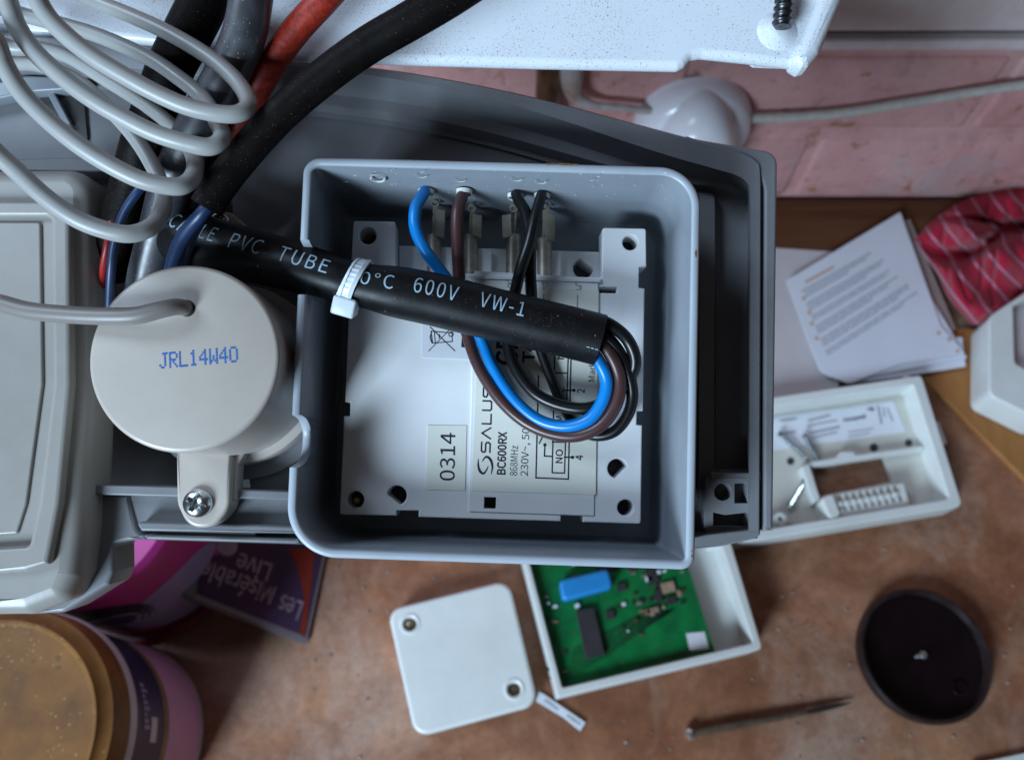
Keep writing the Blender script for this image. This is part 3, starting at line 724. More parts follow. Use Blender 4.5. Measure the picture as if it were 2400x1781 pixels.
random.seed(5); ms = []
for k in range(150):
    x, y = random.uniform(700, 2400), random.uniform(1250, 1781); c_ = W(x, y, 0.0004); r_ = random.choice([.0004, .0005, .0007, .0011])
    b3 = bmesh.new(); bmesh.ops.create_icosphere(b3, subdivisions=1, radius=r_)
    for v in b3.verts: v.co = Vector((v.co.x * random.uniform(.6, 1.7), v.co.y, v.co.z * .6)) + c_
    m3 = bpy.data.meshes.new('s'); b3.to_mesh(m3); b3.free(); ms.append(m3)
o = link('crumbs', join_me(ms), mat('dark_crumbs', (0.10, 0.07, 0.055), 0.8, vscale=9, col2=(0.45, 0.40, 0.36)), None); o['kind'] = 'stuff'; o['label'] = 'crumbs and grit scattered over the stained worktop'; o['category'] = 'debris'
# ------- disc case
t = T('disc_case', 'clear plastic disc case with purple and red inlay lying upside down under the grey tray', 'case', 'W', W(600, 1350, 0))
cq = [(418, 1392), (722, 1510), (790, 1200), (470, 1080)]     # BL, BR, TR, TL
cBL, cBR, cTR = W(418, 1392, 0.045), W(722, 1510, 0.003), W(792, 1180, 0.003)
cTL = cBL + cTR - cBR
cn = (cBR - cBL).cross(cTL - cBL).normalized()
if cn.z < 0: cn = -cn
def CD(x, y, lift=0.0):
    d = RW @ ray(x, y); o_ = Vector((0, 0, H)); k = (cBL + cn * lift - o_).dot(cn) / d.dot(cn); return o_ + d * k
def cd_poly(polys, lift):
    bm = bmesh.new()
    for pl in polys:
        f4 = bm.faces.new([bm.verts.new(CD(x, y, lift)) for x, y in pl]); f4.normal_update()
        if f4.normal.z < 0: f4.normal_flip()
    me = bpy.data.meshes.new('c'); bm.to_mesh(me); bm.free(); return me
bm = bmesh.new()
tp = [bm.verts.new(p) for p in (cBL, cBR, cTR, cTL)]; bt = [bm.verts.new(p - cn * 0.0095) for p in (cBL, cBR, cTR, cTL)]
for v in bt: v.co.z = max(0.0004, v.co.z)
bm.faces.new(tp); bm.faces.new(bt[::-1])
for k in range(4): bm.faces.new((tp[k], bt[k], bt[(k + 1) % 4], tp[(k + 1) % 4]))
bmesh.ops.recalc_face_normals(bm, faces=bm.faces)
bmesh.ops.bevel(bm, geom=bm.edges[:], offset=0.0012, segments=2, affect='EDGES')
link('case', bm_mesh(bm), M['cd'], t)
def c3(u, v, l=0.0003): return cBL + (cBR - cBL) * u + (cTL - cBL) * v + cn * l
bm = bmesh.new(); bm.faces.new([bm.verts.new(c3(*q4)) for q4 in ((.07, .045), (.965, .045), (.965, .95), (.07, .95))])
ip = link('inlay', bm_mesh(bm), M['cdink'], t, 0)
link('red_panel', cd_poly([[(716, 1492), (702, 1486), (714, 1400), (698, 1330), (676, 1285), (738, 1285)]], 0.0005), M['cdred'], ip, 0)
link('grey_panel', cd_poly([[(452, 1300), (472, 1310), (457, 1402), (430, 1388)]], 0.0005), M['cdgreen'], ip, 0)
link('pink_patch', cd_poly([[(462, 1262), (508, 1262), (512, 1300), (478, 1294)]], 0.0005), M['magenta'], ip, 0)
link('white_patch', cd_poly([circ(533, 1278, 24, 18)], 0.0007), M['cdtext'], ip, 0)
def cd_text(s_, p0, p1, hh):
    a = Vector(p0); d = Vector(p1) - a; n_ = Vector((d.y, -d.x)).normalized()
    return text_map(s_, lambda u, v: CD(*(a + d * u + n_ * (v * hh)), 0.0009), bold=0.02)
for s_, p0, p1, hh in (('Les', (712, 1410), (662, 1392), 44), ('Misérables', (648, 1376), (462, 1304), 42), ('Live', (640, 1322), (562, 1294), 42)):
    link('lettering', cd_text(s_, p0, p1, hh), M['cdtext'], ip, 0)

# ------- tubs
def cyl_patch(cx, cy, r, z0, z1, a0, a1, n=24):
    bm = bmesh.new(); A = []
    for k in range(n + 1):
        a = R(a0 + (a1 - a0) * k / n); A.append((bm.verts.new((cx + r * math.cos(a), cy + r * math.sin(a), z0)), bm.verts.new((cx + r * math.cos(a), cy + r * math.sin(a), z1))))
    for p, q_ in zip(A, A[1:]): bm.faces.new((p[0], q_[0], q_[1], p[1]))
    return bm_mesh(bm)
gx, gy = -0.2605, 0.003
t = T('gold_lid_tub', 'round tub with scuffed gold lid and pink and navy label', 'tub', 'W', (gx, gy, 0))
rt = 0.0612
link('body', lathe([(0, 0.001), (rt - .001, 0.001), (rt, 0.003), (rt, 0.125), (0.050, 0.126), (0, 0.126)], gx, gy, 72), M['tubwhite'], t)
link('lid', lathe([(0, 0.1385), (0.0545, 0.1385), (0.0555, 0.1398), (0.0570, 0.1400), (0.0580, 0.1388), (0.0600, 0.1372), (0.0635, 0.1362), (0.0645, 0.134), (0.0645, 0.118), (0.0628, 0.1175), (0.0600, 0.1175)], gx, gy, 96), M['gold'], t)
link('rim_ring', lathe([(0.0646, 0.119), (0.0655, 0.117), (0.0655, 0.113), (0.0612, 0.1125)], gx, gy, 96), M['tubwhite'], t)
lb = link('navy_band', cyl_patch(gx, gy, rt + .0003, 0.068, 0.108, -14, 80), M['navy'], t)
link('pink_panel', cyl_patch(gx, gy, rt + .0003, 0.010, 0.060, -14, 80), M['pink'], t)
link('gold_strip', cyl_patch(gx, gy, rt + .0004, 0.006, 0.108, -19, -14.2), M['gold2'], t)
link('gold_strip', cyl_patch(gx, gy, rt + .0004, 0.0605, 0.0675, -14, 80), M['gold2'], t)
link('white_mark', cyl_patch(gx, gy, rt + .0006, 0.078, 0.086, 0, 12), M['tubwhite'], lb)
me = text_map('Ariel', lambda u, v: Vector((gx + (rt + .0006) * math.cos(R(28 - 30 * u)), gy + (rt + .0006) * math.sin(R(28 - 30 * u)), 0.089 + v * 0.009)), bold=0.0) if False else None
mk = [cyl_patch(gx, gy, rt + .0007, 0.088 + 0.002 * (k % 3), 0.0955, 6 + k * 3, 8 + k * 3, 2) for k in range(8)]
link('small_print', join_me(mk), M['lilac'], lb)

px_, py_ = -0.2585, 0.132
t = T('pink_label_tub', 'round tub with magenta and lilac label standing behind the gold lidded tub', 'tub', 'W', (px_, py_, 0))
rp = 0.062
link('base_ring', lathe([(0, 0.0008), (0.069, 0.0008), (0.0695, 0.004), (0.067, 0.006), (0.060, 0.006)], px_, py_, 72), M['redrim'], t)
bd2 = link('body', lathe([(0, 0.007), (rp - .001, 0.007), (rp, 0.009), (rp, 0.108), (rp - .003, 0.112), (0, 0.112)], px_, py_, 72), M['magenta'], t)
def side_poly(cx, cy, r, pts, mm, nm, par):
    """closed outline given as (angle, z) laid on a cylinder side"""
    bm = bmesh.new(); ca_ = sum(p[0] for p in pts) / len(pts); cz_ = sum(p[1] for p in pts) / len(pts); prev = None
    for i in range(1, 11):
        row = []
        for a, z in pts:
            a2 = ca_ + (a - ca_) * i / 10; row.append(bm.verts.new((cx + r * math.cos(R(a2)), cy + r * math.sin(R(a2)), cz_ + (z - cz_) * i / 10)))
        if prev:
            for k in range(len(pts)): bm.faces.new((prev[k], prev[(k + 1) % len(pts)], row[(k + 1) % len(pts)], row[k]))
        else: bm.faces.new(row)
        prev = row
    return link(nm, bm_mesh(bm), mm, par)
def blob(a, z, ra, rz, n=20, w=0.0): return [(a + ra * math.cos(2 * math.pi * k / n) * (1 + w * math.sin(3 * k)), z + rz * math.sin(2 * math.pi * k / n)) for k in range(n)]
side_poly(px_, py_, rp + .0003, blob(-44, 0.040, 36, 0.034, 30), M['lilac'], 'lilac_panel', bd2)
side_poly(px_, py_, rp + .0003, blob(-92, 0.060, 36, 0.040, 24), M['black_b'], 'dark_panel', bd2)
side_poly(px_, py_, rp + .0006, blob(-78, 0.058, 14, 0.014, 20), M['navy'], 'navy_oval', bd2)
bm = bmesh.new()
for k in range(28):
    a0, a1 = 2 * math.pi * k / 28, 2 * math.pi * (k + 1) / 28
    vv = []
    for a, s_ in ((a0, 1), (a1, 1), (a1, .8), (a0, .8)):
        an = R(-78 + 15 * s_ * math.cos(a)); z = 0.058 + 0.015 * s_ * math.sin(a)
        vv.append(bm.verts.new((px_ + (rp + .0009) * math.cos(an), py_ + (rp + .0009) * math.sin(an), z)))
    bm.faces.new(vv)
link('white_ring', bm_mesh(bm), M['cdtext'], bd2)

# ================================================================== boiler parts, all in the box frame
# ------- white enamelled panel
HP = 0.030
t = T('enamelled_panel', 'white enamelled steel panel speckled with rust dust above the grey tray', 'panel', 'B', B(1000, 60, HP))
ol = [(-200, -260), (-200, 60), (75, 75), (345, 96), (690, 135), (1250, 151), (1590, 158), (1606, 150), (1622, 132), (1645, 128), (1760, 140), (1893, 156), (1930, 110), (2070, -260)]
plate('sheet', M['enamel'], t, rounded(ol, [0, 0, 500, 600, 900, 0, 16, 12, 14, 20, 0, 12, 8, 0], 6), HP, HP - 0.0045, bev=0.0020)
plate('rolled_edge', M['enamel'], t, rounded([(1858, 138), (1884, 154), (1900, 150), (1925, 120), (2078, -250), (2000, -250), (1938, -60)], [16, 5, 8, 14, 4, 4, 200], 6), HP + 0.0030, HP - 0.006, bev=0.0028)
plate('folded_lip', M['enamel'], t, rounded([(1745, 130), (1770, 150), (1880, 154), (1880, 130)], [2, 10, 4, 2], 6), HP - 0.005, HP - 0.008, bev=0.0008)
me = lathe([(0, 0.0020), (0.0018, 0.0019), (0.0030, 0.0014), (0.0044, 0.0006), (0.0058, 0.0001), (0.0064, -0.0004)], *B(1822, 74, HP)[:2], 32, HP)
link('weld_dimple', me, M['enamel'], t)
# thread of a black screw poking down over the sheet
t = T('panel_screw', 'black threaded screw end poking past the enamelled panel corner', 'screw', 'B', B(1838, 30, HP + .004))
pa, pb = B(1846, -60, HP + 0.0065), B(1832, 64, HP + 0.0042); n_ = 90; bm = bmesh.new(); rings = []
ax = (pb - pa); L_ = ax.length; ax.normalize(); u0 = (Vector((0, 0, 1)) - ax * ax.z).normalized(); w0 = ax.cross(u0); ns = 24
for i in range(n_ + 1):
    row = []
    for k in range(ns):
        a = 2 * math.pi * k / ns; ph = (i / n_ * L_ / 0.0020 - a / (2 * math.pi)) % 1.0
        r_ = 0.00215 + 0.00075 * (1 - abs(2 * ph - 1)) ** 1.5
        if i > n_ * 0.93: r_ *= 0.92 + 0.10 * random.random()
        row.append(bm.verts.new(pa + ax * (L_ * i / n_) + (u0 * math.cos(a) + w0 * math.sin(a)) * r_))
    rings.append(row)
for a, b2 in zip(rings, rings[1:]):
    for k in range(ns): bm.faces.new((a[k], a[(k + 1) % ns], b2[(k + 1) % ns], b2[k]))
bm.faces.new(rings[-1])
link('thread', bm_mesh(bm), M['steel'], t, 60)

# ------- the grey tray
t = T('grey_tray', 'dark grey moulded boiler control tray with stepped edges', 'tray', 'B', B(1200, 900, 0))
def loft(levels, closed=False):
    bm = bmesh.new(); rows = [[bm.verts.new(p) for p in lv] for lv in levels]
    for a, b2 in zip(rows, rows[1:]):
        for k in range(len(a) - (0 if closed else 1)):
            k2 = (k + 1) % len(a)
            bm.faces.new((a[k], a[k2], b2[k2], b2[k]))
    return bm_mesh(bm)
# stations along the edge: top edge from left to the corner, then down the right side
topx = [-260, -60, 130, 345, 520, 660, 800, 940, 1120, 1300, 1480, 1600, 1660, 1715]
topy = [50, 66, 80, 98, 118, 138, 152, 168, 200, 240, 288, 320, 337, 353]
o1 = [12, 12, 12, 12, 12, 14, 18, 22, 26, 38, 50, 56, 56, 56]
o2 = [66, 66, 66, 66, 68, 70, 72, 74, 74, 84, 92, 92, 88, 82]
o3 = [90, 90, 90, 90, 92, 96, 98, 100, 104, 112, 114, 112, 106, 96]
o4 = [110, 110, 110, 110, 112, 114, 116, 120, 124, 132, 132, 128, 120, 108]
cor = [(1752, 368), (1775, 395), (1784, 440)]
rgy = [560, 700, 900, 1100, 1243]; rgx = [1784, 1783.5, 1783, 1782, 1781]
def ytop(x):
    if x >= topx[-1]: return topy[-1] + (x - topx[-1]) * 0.235
    for i in range(len(topx) - 1):
        if topx[i] <= x <= topx[i + 1]: return topy[i] + (topy[i + 1] - topy[i]) * (x - topx[i]) / (topx[i + 1] - topx[i])
    return topy[0]
def lev(dy, h, xr, hr, rad=34, hc=None):
    """one contour of the tray edge: dy below the top edge, right side at xr, heights h (top) and hr (right)"""
    L_ = []; sh = 1784 - xr; dl_ = dy[-1]
    for i, (x, d) in enumerate(zip(topx, dy)):
        x2 = x - sh * max(0, min(1, (x - 1300) / (1715 - 1300)))
        L_.append(B(x2, ytop(x2) + d, h))
    Y = ytop(xr) + dl_; hc = (h + hr) / 2 if hc is None else hc
    L_ += [B(xr - rad, Y - rad * .2, h * .7 + hc * .3), B(xr - rad * .27, Y + rad * .27, hc), B(xr - 0.5, Y + rad * 1.05, hr * .7 + hc * .3)]
    for y in rgy: L_.append(B(xr - (y - 560) * 0.0045, y, hr))
    return L_
n0 = len(topx)
LV = [lev([0] * n0, -0.006, 1784, -0.006), lev([0] * n0, 0.0146, 1784, 0.0146), lev([2] * n0, 0.016, 1781, 0.016),
      lev([x - 2 for x in o1], 0.016, 1759, 0.016), lev(o1, 0.0150, 1757, 0.0150),
      lev(o2, 0.0075, 1752, 0.0015, 30), lev(o3, 0.0070, 1736, 0.0010, 26, 0.0040), lev(o4, 0.0022, 1680, 0.0005, 20, 0.0012),
      lev([x + 5 for x in o4], 0.0022, 1675, 0.0058, 18, 0.0058), lev([x + 12 for x in o4], 0.0021, 1640, 0.0060, 16, 0.0058)]
# smooth the stations
def densify(lv): return [Vector(p) for p in crom([tuple(p) for p in lv], 5)]
me = loft([densify(l) for l in LV]); link('stepped_edge', me, M['tray'], t, 50)
fl = [(-260, 60), (345, 180), (560, 210), (700, 230), (1000, 270), (1300, 350), (1600, 420), (1690, 470), (1678, 1245), (1600, 1262), (600, 1262), (560, 900), (545, 470), (300, 435), (-260, 430)]
plate('floor', M['tray'], t, fl, 0.0008, -0.004, bev=0)
# outer flange with a gap
plate('flange', M['tray'], t, rounded([(1590, 312), (1640, 326), (1823, 357), (1812, 1243), (1790, 1243), (1792, 440), (1776, 392), (1750, 366), (1660, 352), (1625, 338)],
      [8, 20, 34, 2, 2, 60, 30, 30, 20, 20], 6), 0.0150, 0.0005, bev=0.0009)
# dark back of the boiler behind the openings
plate('back_panel', M['dark'], t, [(-260, 40), (300, 90), (900, 250), (1740, 420), (1740, 1235), (700, 1275), (290, 1262), (-260, 1280)], -0.030, -0.034, bev=0)
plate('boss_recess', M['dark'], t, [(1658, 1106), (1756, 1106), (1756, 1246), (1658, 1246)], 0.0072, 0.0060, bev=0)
# raised boss with screw hole and cell, bottom right
hole = circ(1694, 1150, 21, 26)
bo = rounded([(1652, 1100), (1776, 1100), (1776, 1262), (1668, 1262), (1650, 1240), (1653, 1160)], [34, 1, 1, 20, 20, 20], 6)
c1 = [(1714, 1136), (1752, 1132), (1752, 1178), (1712, 1180)]
c2 = [(1672, 1200), (1700, 1206), (1752, 1200), (1752, 1234), (1710, 1232), (1672, 1232)]
plate('screw_boss', M['tray'], t, bo, 0.0115, 0.0, [circ(1694, 1152, 20, 24), [(1722, 1132), (1752, 1132), (1752, 1178), (1722, 1178)], c2], 0.0002)
plate('cross_rib', M['tray'], t, rounded([(1662, 1108), (1680, 1106), (1783, 1106), (1783, 1124), (1670, 1124)], [6, 3, 1, 1, 4]), 0.0155, 0.0118, bev=0.0005)
plate('bottom_wall', M['tray'], t, rounded([(1600, 1290), (1600, 1262), (1660, 1250), (1783, 1236), (1783, 1252), (1770, 1262), (1690, 1280)], [2, 2, 20, 1, 6, 8, 40]), 0.015, -0.004, bev=0.0006)
# lower beam to the left of the box
plate('beam_top_rail', M['tray'], t, [(190, 1134), (700, 1150), (700, 1172), (190, 1158)], 0.0130, 0.000, bev=0.0006)
plate('beam_face', M['tray'], t, [(190, 1152), (700, 1166), (700, 1232), (330, 1226), (318, 1262), (250, 1262)], 0.0075, -0.004, bev=0.0006)
plate('beam_rail', M['tray'], t, rounded([(318, 1222), (700, 1232), (700, 1250), (330, 1244)], [6, 1, 1, 4]), 0.0125, 0.004, bev=0.0008)
plate('beam_rail', M['tray'], t, rounded([(330, 1252), (700, 1262), (700, 1274), (345, 1264)], [4, 1, 1, 3]), 0.0110, 0.000, bev=0.0008)
plate('side_block', M['tray'], t, rounded([(150, 1150), (300, 1160), (322, 1240), (345, 1262), (300, 1268), (265, 1276), (266, 1340), (255, 1370), (150, 1435), (60, 1440)], [2, 2, 6, 4, 20, 10, 14, 14, 30, 4], 6), 0.0085, -0.006, bev=0.0012)
# structures seen through the coil, upper left
plate('bracket', M['box'], t, rounded([(-100, 215), (60, 176), (205, 182), (205, 206), (80, 214), (-100, 250)], [1, 90, 8, 8, 90, 1]), 0.006, 0.001, bev=0.0008)
plate('bracket', M['box'], t, rounded([(106, 212), (122, 208), (166, 290), (150, 296)], 3), 0.004, 0.001, bev=0.0004)
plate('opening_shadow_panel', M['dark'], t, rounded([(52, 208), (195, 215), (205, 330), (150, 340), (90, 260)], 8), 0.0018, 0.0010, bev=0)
plate('shelf', M['tray'], t, rounded([(-100, 376), (250, 366), (365, 412), (360, 428), (250, 404), (-100, 400)], [2, 160, 4, 4, 160, 2]), 0.0075, 0.0009, bev=0.0006)

# ------- pale cover at the left
t = T('pale_cover', 'pale grey moulded cover with recessed panel at the left of the tray', 'cover', 'B', B(60, 900, 0.0))
co = rounded([(-300, 392), (213, 388), (206, 900), (190, 1250), (178, 1350), (150, 1410), (60, 1445), (-300, 1450)], [2, 62, 0, 0, 40, 50, 60, 2], 8)
plate('shell', M['cover'], t, co, 0.0200, 0.0, bev=0.0050)
plate('raised_frame', M['cover'], t, rounded([(-300, 468), (163, 468), (166, 900), (140, 1180), (112, 1322), (60, 1338), (-300, 1368)], [2, 20, 0, 0, 10, 10, 2], 6), 0.0228, 0.0190,
      [rounded([(-280, 505), (118, 505), (122, 900), (88, 1180), (66, 1278), (-280, 1300)], [2, 14, 0, 0, 10, 2], 6)], 0.0014)
plate('inset_panel', M['cover'], t, rounded([(-280, 520), (95, 520), (100, 900), (62, 1180), (40, 1250), (-280, 1272)], 8), 0.0208, 0.0190, bev=0.0006)

# ------- open grey box
t = T('open_box', 'open grey plastic junction box with rounded corners and cut outs in its left rim', 'junction box', 'B', B(1165, 860, 0.0))
RIM = 0.040; WT = 0.0023
cs = [B(x, y, RIM)[:2] for x, y in ((712, 366), (1643, 393), (1628, 1335), (668, 1303))]
px2m = Bpx(B(1160, 850, RIM))[2] / F
outl = rounded(cs, [42 * px2m, 98 * px2m, 32 * px2m, 118 * px2m], 18)
def resample(pts, step):
    out = []
    n = len(pts)
    for i in range(n):
        a = Vector(pts[i]); b2 = Vector(pts[(i + 1) % n]); L_ = (b2 - a).length; k = max(1, int(L_ / step))
        for j in range(k): out.append(a.lerp(b2, j / k))
    return out
rs = resample(outl, 0.00045); n = len(rs)
cenb = sum(rs, Vector((0, 0))) / n
nrm = []
for i in range(n):
    d = (rs[(i + 2) % n] - rs[i - 2]).normalized(); nn = Vector((-d.y, d.x))
    if nn.dot(cenb - rs[i]) < 0: nn = -nn
    nrm.append(nn)
def vy(y): return B(690, y, RIM).y
ca, cb = (vy(562) + vy(688)) / 2, abs(vy(562) - vy(688)) / 2
cc, cd_ = (vy(972) + vy(1092)) / 2, abs(vy(972) - vy(1092)) / 2
ulim = cs[0][0] + 0.006
def top(p):
    h = RIM
    if p.x < ulim:
        k = (p.y - ca) / cb
        if abs(k) < 1: h = min(h, RIM - 0.0165 * (1 - abs(k) ** 3.2))
        k = (p.y - cc) / cd_
        if abs(k) < 1: h = min(h, RIM - 0.0125 * math.sqrt(max(0, 1 - abs(k) ** 2.6)))
    return h
bm = bmesh.new(); ro = []; 
for i, p in enumerate(rs):
    q0 = p + nrm[i] * WT; h = top(p)
    qb = q0.lerp(cenb, 0.018); pb_ = p.lerp(cenb, 0.012)
    e = 0.0005
    ro.append([bm.verts.new((pb_.x, pb_.y, 0.0))] + [bm.verts.new((p.x, p.y, h - e)), bm.verts.new((*(p + nrm[i] * e), h)), bm.verts.new((*(q0 - nrm[i] * e), h)), bm.verts.new((q0.x, q0.y, h - e)),
              bm.verts.new((*(q0.lerp(qb, .5)), 0.018)), bm.verts.new((qb.x, qb.y, 0.004)), bm.verts.new((*qb.lerp(cenb, 0.025), 0.002))])
for i in range(n):
    a, b2 = ro[i], ro[(i + 1) % n]
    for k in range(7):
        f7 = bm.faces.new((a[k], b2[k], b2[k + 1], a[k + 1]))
        if k in (1, 2, 3): f7.material_index = 1  # rim faces take the tone with light painted in
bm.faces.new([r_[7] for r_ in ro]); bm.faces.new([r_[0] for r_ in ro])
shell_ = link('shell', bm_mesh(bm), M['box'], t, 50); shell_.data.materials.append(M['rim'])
# inner v of the top wall
vin = cs[0][1] - 0.003
vtop = lambda x: (B(x, 366 + (x - 712) * 27 / 931 + 23, RIM)).y
for x, y, lab in ((999, 446, 0), (1088, 446, 0), (1208, 456, 0), (1270, 456, 0)):
    c_ = Bv(x, y, vtop(x) - 0.0004)
    me = lathe([(0.0019, 0.0), (0.0019, 0.0010), (0.0022, 0.0012), (0.0024, 0.0)], 0, 0, 20)
    me.transform(Matrix.Translation(c_) @ Matrix.Rotation(R(90), 4, 'X') @ Matrix.Rotation(random.uniform(0, 3), 4, 'Z'))
    link('torn_hole_rim', me, M['flash'], t)
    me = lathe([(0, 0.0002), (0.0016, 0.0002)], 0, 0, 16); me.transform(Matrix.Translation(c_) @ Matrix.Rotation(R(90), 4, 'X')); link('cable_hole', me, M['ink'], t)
# scored marks and one punched hole on the inside of the top wall
def arc_on_wall(x, y, r, a0, a1, w=0.00010):
    c_ = Bv(x, y, vtop(x) - 0.0005); n_ = 14; P = [c_ + Vector((r * math.cos(R(a0 + (a1 - a0) * k / n_)), 0, r * 1.3 * math.sin(R(a0 + (a1 - a0) * k / n_)))) for k in range(n_ + 1)]
    return sweep(P, [w] * (n_ + 1), 6)
ms = [arc_on_wall(885, 418, 0.0019, 180, 360, 0.00032), arc_on_wall(885, 417, 0.0018, 0, 180, 0.00008)]
for x, y in ((986, 410), (1077, 420), (1210, 418), (1268, 424)): ms.append(arc_on_wall(x, y, 0.0016, 185, 340))
link('scored_marks', join_me(ms), M['flash'], t)
random.seed(11); ms = []
for k in range(46):
    x = random.uniform(800, 1560); y = random.choice([random.uniform(400, 470), random.uniform(400, 440)])
    c_ = Bv(x, y, vtop(x) - 0.0006); d = Vector((random.uniform(-1, 1), 0, random.uniform(-1, 1))) * random.uniform(.0002, .0007)
    ms.append(sweep([c_ - d, c_ + d * .2 + Vector((0, -.0001, .0002)), c_ + d], [.00005, .00010, .00004], 5))
link('swarf_specks', join_me(ms), M['flash'], t)
ru = []
for x, w in ((1280, 20), (1310, 16), (1328, 10), (1345, 8)): ru.append(stroke((x, 382 + (x - 1200) * .02), (x + w, 383 + (x - 1200) * .02), random.uniform(2, 4)))
for y, r3 in ((592, 3.4), (600, 2.2), (1290, 1.6), (1302, 2.2)): ru.append([(1631 - (y > 1200) * 9 + r3 * random.uniform(.5, 1) * math.cos(k * .7), y + r3 * 2.4 * random.uniform(.6, 1) * math.sin(k * .7)) for k in range(9)])
for r3 in ru: flat('rust_mark', M['rust'], t, [r3], RIM + 0.00008)

# ------- receiver module inside the box
HM = 0.018
t = T('receiver_module', 'white plastic wireless receiver module screwed into the grey box, back label showing', 'receiver', 'B', B(1160, 870, 0.002))
mo = [(828, 517), (926, 519), (928, 636), (1410, 650), (1412, 533), (1514, 535), (1515, 624), (1498, 626), (1497, 674), (1511, 676), (1507, 962), (1493, 962), (1492, 994), (1505, 996),
      (1502, 1227), (1367, 1223), (1365, 1209), (1315, 1207), (1314, 1221), (981, 1211), (981, 1196), (930, 1196), (929, 1208), (796, 1205), (806, 974), (820, 974), (821, 943), (809, 941), (818, 700)]
rr_ = [3 if i in (0, 1, 4, 5, 14, 23) else 0.6 for i in range(len(mo))]
rr_[0] = rr_[4] = rr_[5] = 6; rr_[1] = 5; rr_[14] = 6; rr_[23] = 6
def dshape(x, y, r, a):      # a round hole with a flat chord
    pts = []
    for k in range(25):
        an = R(a + 58 + (244) * k / 24); pts.append((x + r * math.cos(an), y + r * math.sin(an)))
    return pts
holes = [circ(862, 552, 20), circ(1477, 568, 18), circ(833, 1170, 20), circ(1466, 1189, 19),
         dshape(930, 1160, 23, 130), dshape(1447, 1097, 23, 45), [(1135, 1164), (1163, 1165), (1162, 1192), (1134, 1191)], [(1404, 672), (1446, 673), (1446, 687), (1404, 686)], [(1083, 760), (1093, 760), (1091, 814), (1081, 813)]]
body = plate('body', M['white_pl'], t, rounded(mo, rr_, 4), HM, 0.0095, holes, 0.00035)
# lower deck the body sits on, with the terminal shelf between the two posts
plate('terminal_deck', M['white_pl'], t, [(935, 575), (1405, 590), (1405, 690), (935, 690)], 0.0118, 0.0025, [dshape(1367, 628, 24, -50)], 0.0003)
plate('lower_case', M['white_pl'], t, [(850, 560), (918, 562), (930, 640), (1420, 655), (1430, 560), (1490, 565), (1482, 1200), (815, 1185)], 0.0088, 0.0025, [circ(862, 580, 24), circ(1470, 590, 24), circ(850, 1160, 34), circ(1455, 1175, 34)], 0.0)
flat('green_board', M['pcb_dark'], t, [[(1125, 1155), (1175, 1155), (1175, 1200), (1125, 1200)]], 0.0096)
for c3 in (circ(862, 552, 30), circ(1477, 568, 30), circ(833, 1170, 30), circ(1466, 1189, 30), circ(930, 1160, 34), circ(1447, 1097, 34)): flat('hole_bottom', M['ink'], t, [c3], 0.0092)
# raised label platform
plate('label_platform', M['white_pl'], body, rounded([(1112, 634), (1402, 652), (1392, 1208), (1098, 1198)], 3), HM + 0.00045, HM - 0.001,
      [[(1135, 1164), (1163, 1165), (1162, 1192), (1134, 1191)]], 0.00015)
plate('terminal_ridge', M['white_pl'], body, [(930, 638), (1408, 652), (1408, 662), (930, 648)], HM + 0.0009, HM - 0.001, bev=0.0003)
z0 = HM + 0.00046
lab = plate('product_label', M['label'], t, rounded([(1124, 668), (1403, 680), (1396, 1159), (1105, 1150)], 2), z0 + 0.00012, z0, bev=0)
zt_ = z0 + 0.00016
VU = Vector((-1, 0.035))       # text 'up' points left in the picture
tm = []
def vt(s, x, y0, y1, hgt, bold=0.0, z=zt_, spacing=1.0):      # line that reads upwards
    return text_px(s, (x, y0), (x + (y0 - y1) * 0.035, y1), hgt, z, 'B', bold, spacing, up=(-1, -0.035))
tm.append(vt('BC600RX', 1184, 1112, 1011, 19, 0.035))
tm.append(vt('868MHz', 1212, 1114, 1044, 17))
tm.append(vt('230V~, 50Hz', 1237, 1115, 972, 17))
tm.append(vt('NO', 1318, 1085, 1053, 16, 0.02))
tm.append(vt('COM', 1318, 1012, 975, 16, 0.02))
tm.append(vt('L', 1322, 918, 907, 16, 0.01))
tm.append(vt('N', 1322, 842, 826, 16, 0.01))
tm.append(vt('4', 1366, 1078, 1066, 17, 0.02)); tm.append(vt('3', 1368, 995, 985, 17, 0.02)); tm.append(vt('2', 1370, 921, 911, 17, 0.02))
tm.append(vt('Made in China', 1394, 894, 760, 15))
tm.append(vt('3A (1A)', 1240, 1000, 940, 16)) if False else None
tm.append(vt('T40', 1251, 850, 775, 26, 0.04))
tm.append(vt('CE', 1211, 856, 790, 48, 0.03))
tm = [x for x in tm if x]
# the maker's block letters and swirl
def stroke_text(segs, x, y, w, h, lw):       # segs in unit box (0..1 along the line, 0..1 up); line reads upwards
    out = []
    for pl in segs:
        pts = [(x - v * h + u * w * .035, y - u * w - v * h * .035) for u, v in pl]
        out += pstroke(pts, lw)
    return out
S_ = [[(0, 0), (.85, 0), (1, .15), (1, .40), (.85, .52), (.15, .52), (0, .62), (0, .86), (.15, 1), (1, 1)]]
A_ = [[(0, 0), (.5, 1), (1, 0)]]; L__ = [[(0, 1), (0, 0), (1, 0)]]; U_ = [[(0, 1), (0, .15), (.15, 0), (.85, 0), (1, .15), (1, 1)]]
st_ = []
yy = 1059.0
for g in (S_, A_, L__, U_, S_):
    w = 22 if g is not A_ else 25
    st_ += stroke_text(g, 1148 + (1059 - yy) * .035, yy, w, 20, 3.6); yy -= w + 9.5
st_ += [circ(1134, 903, 1.8, 8)]
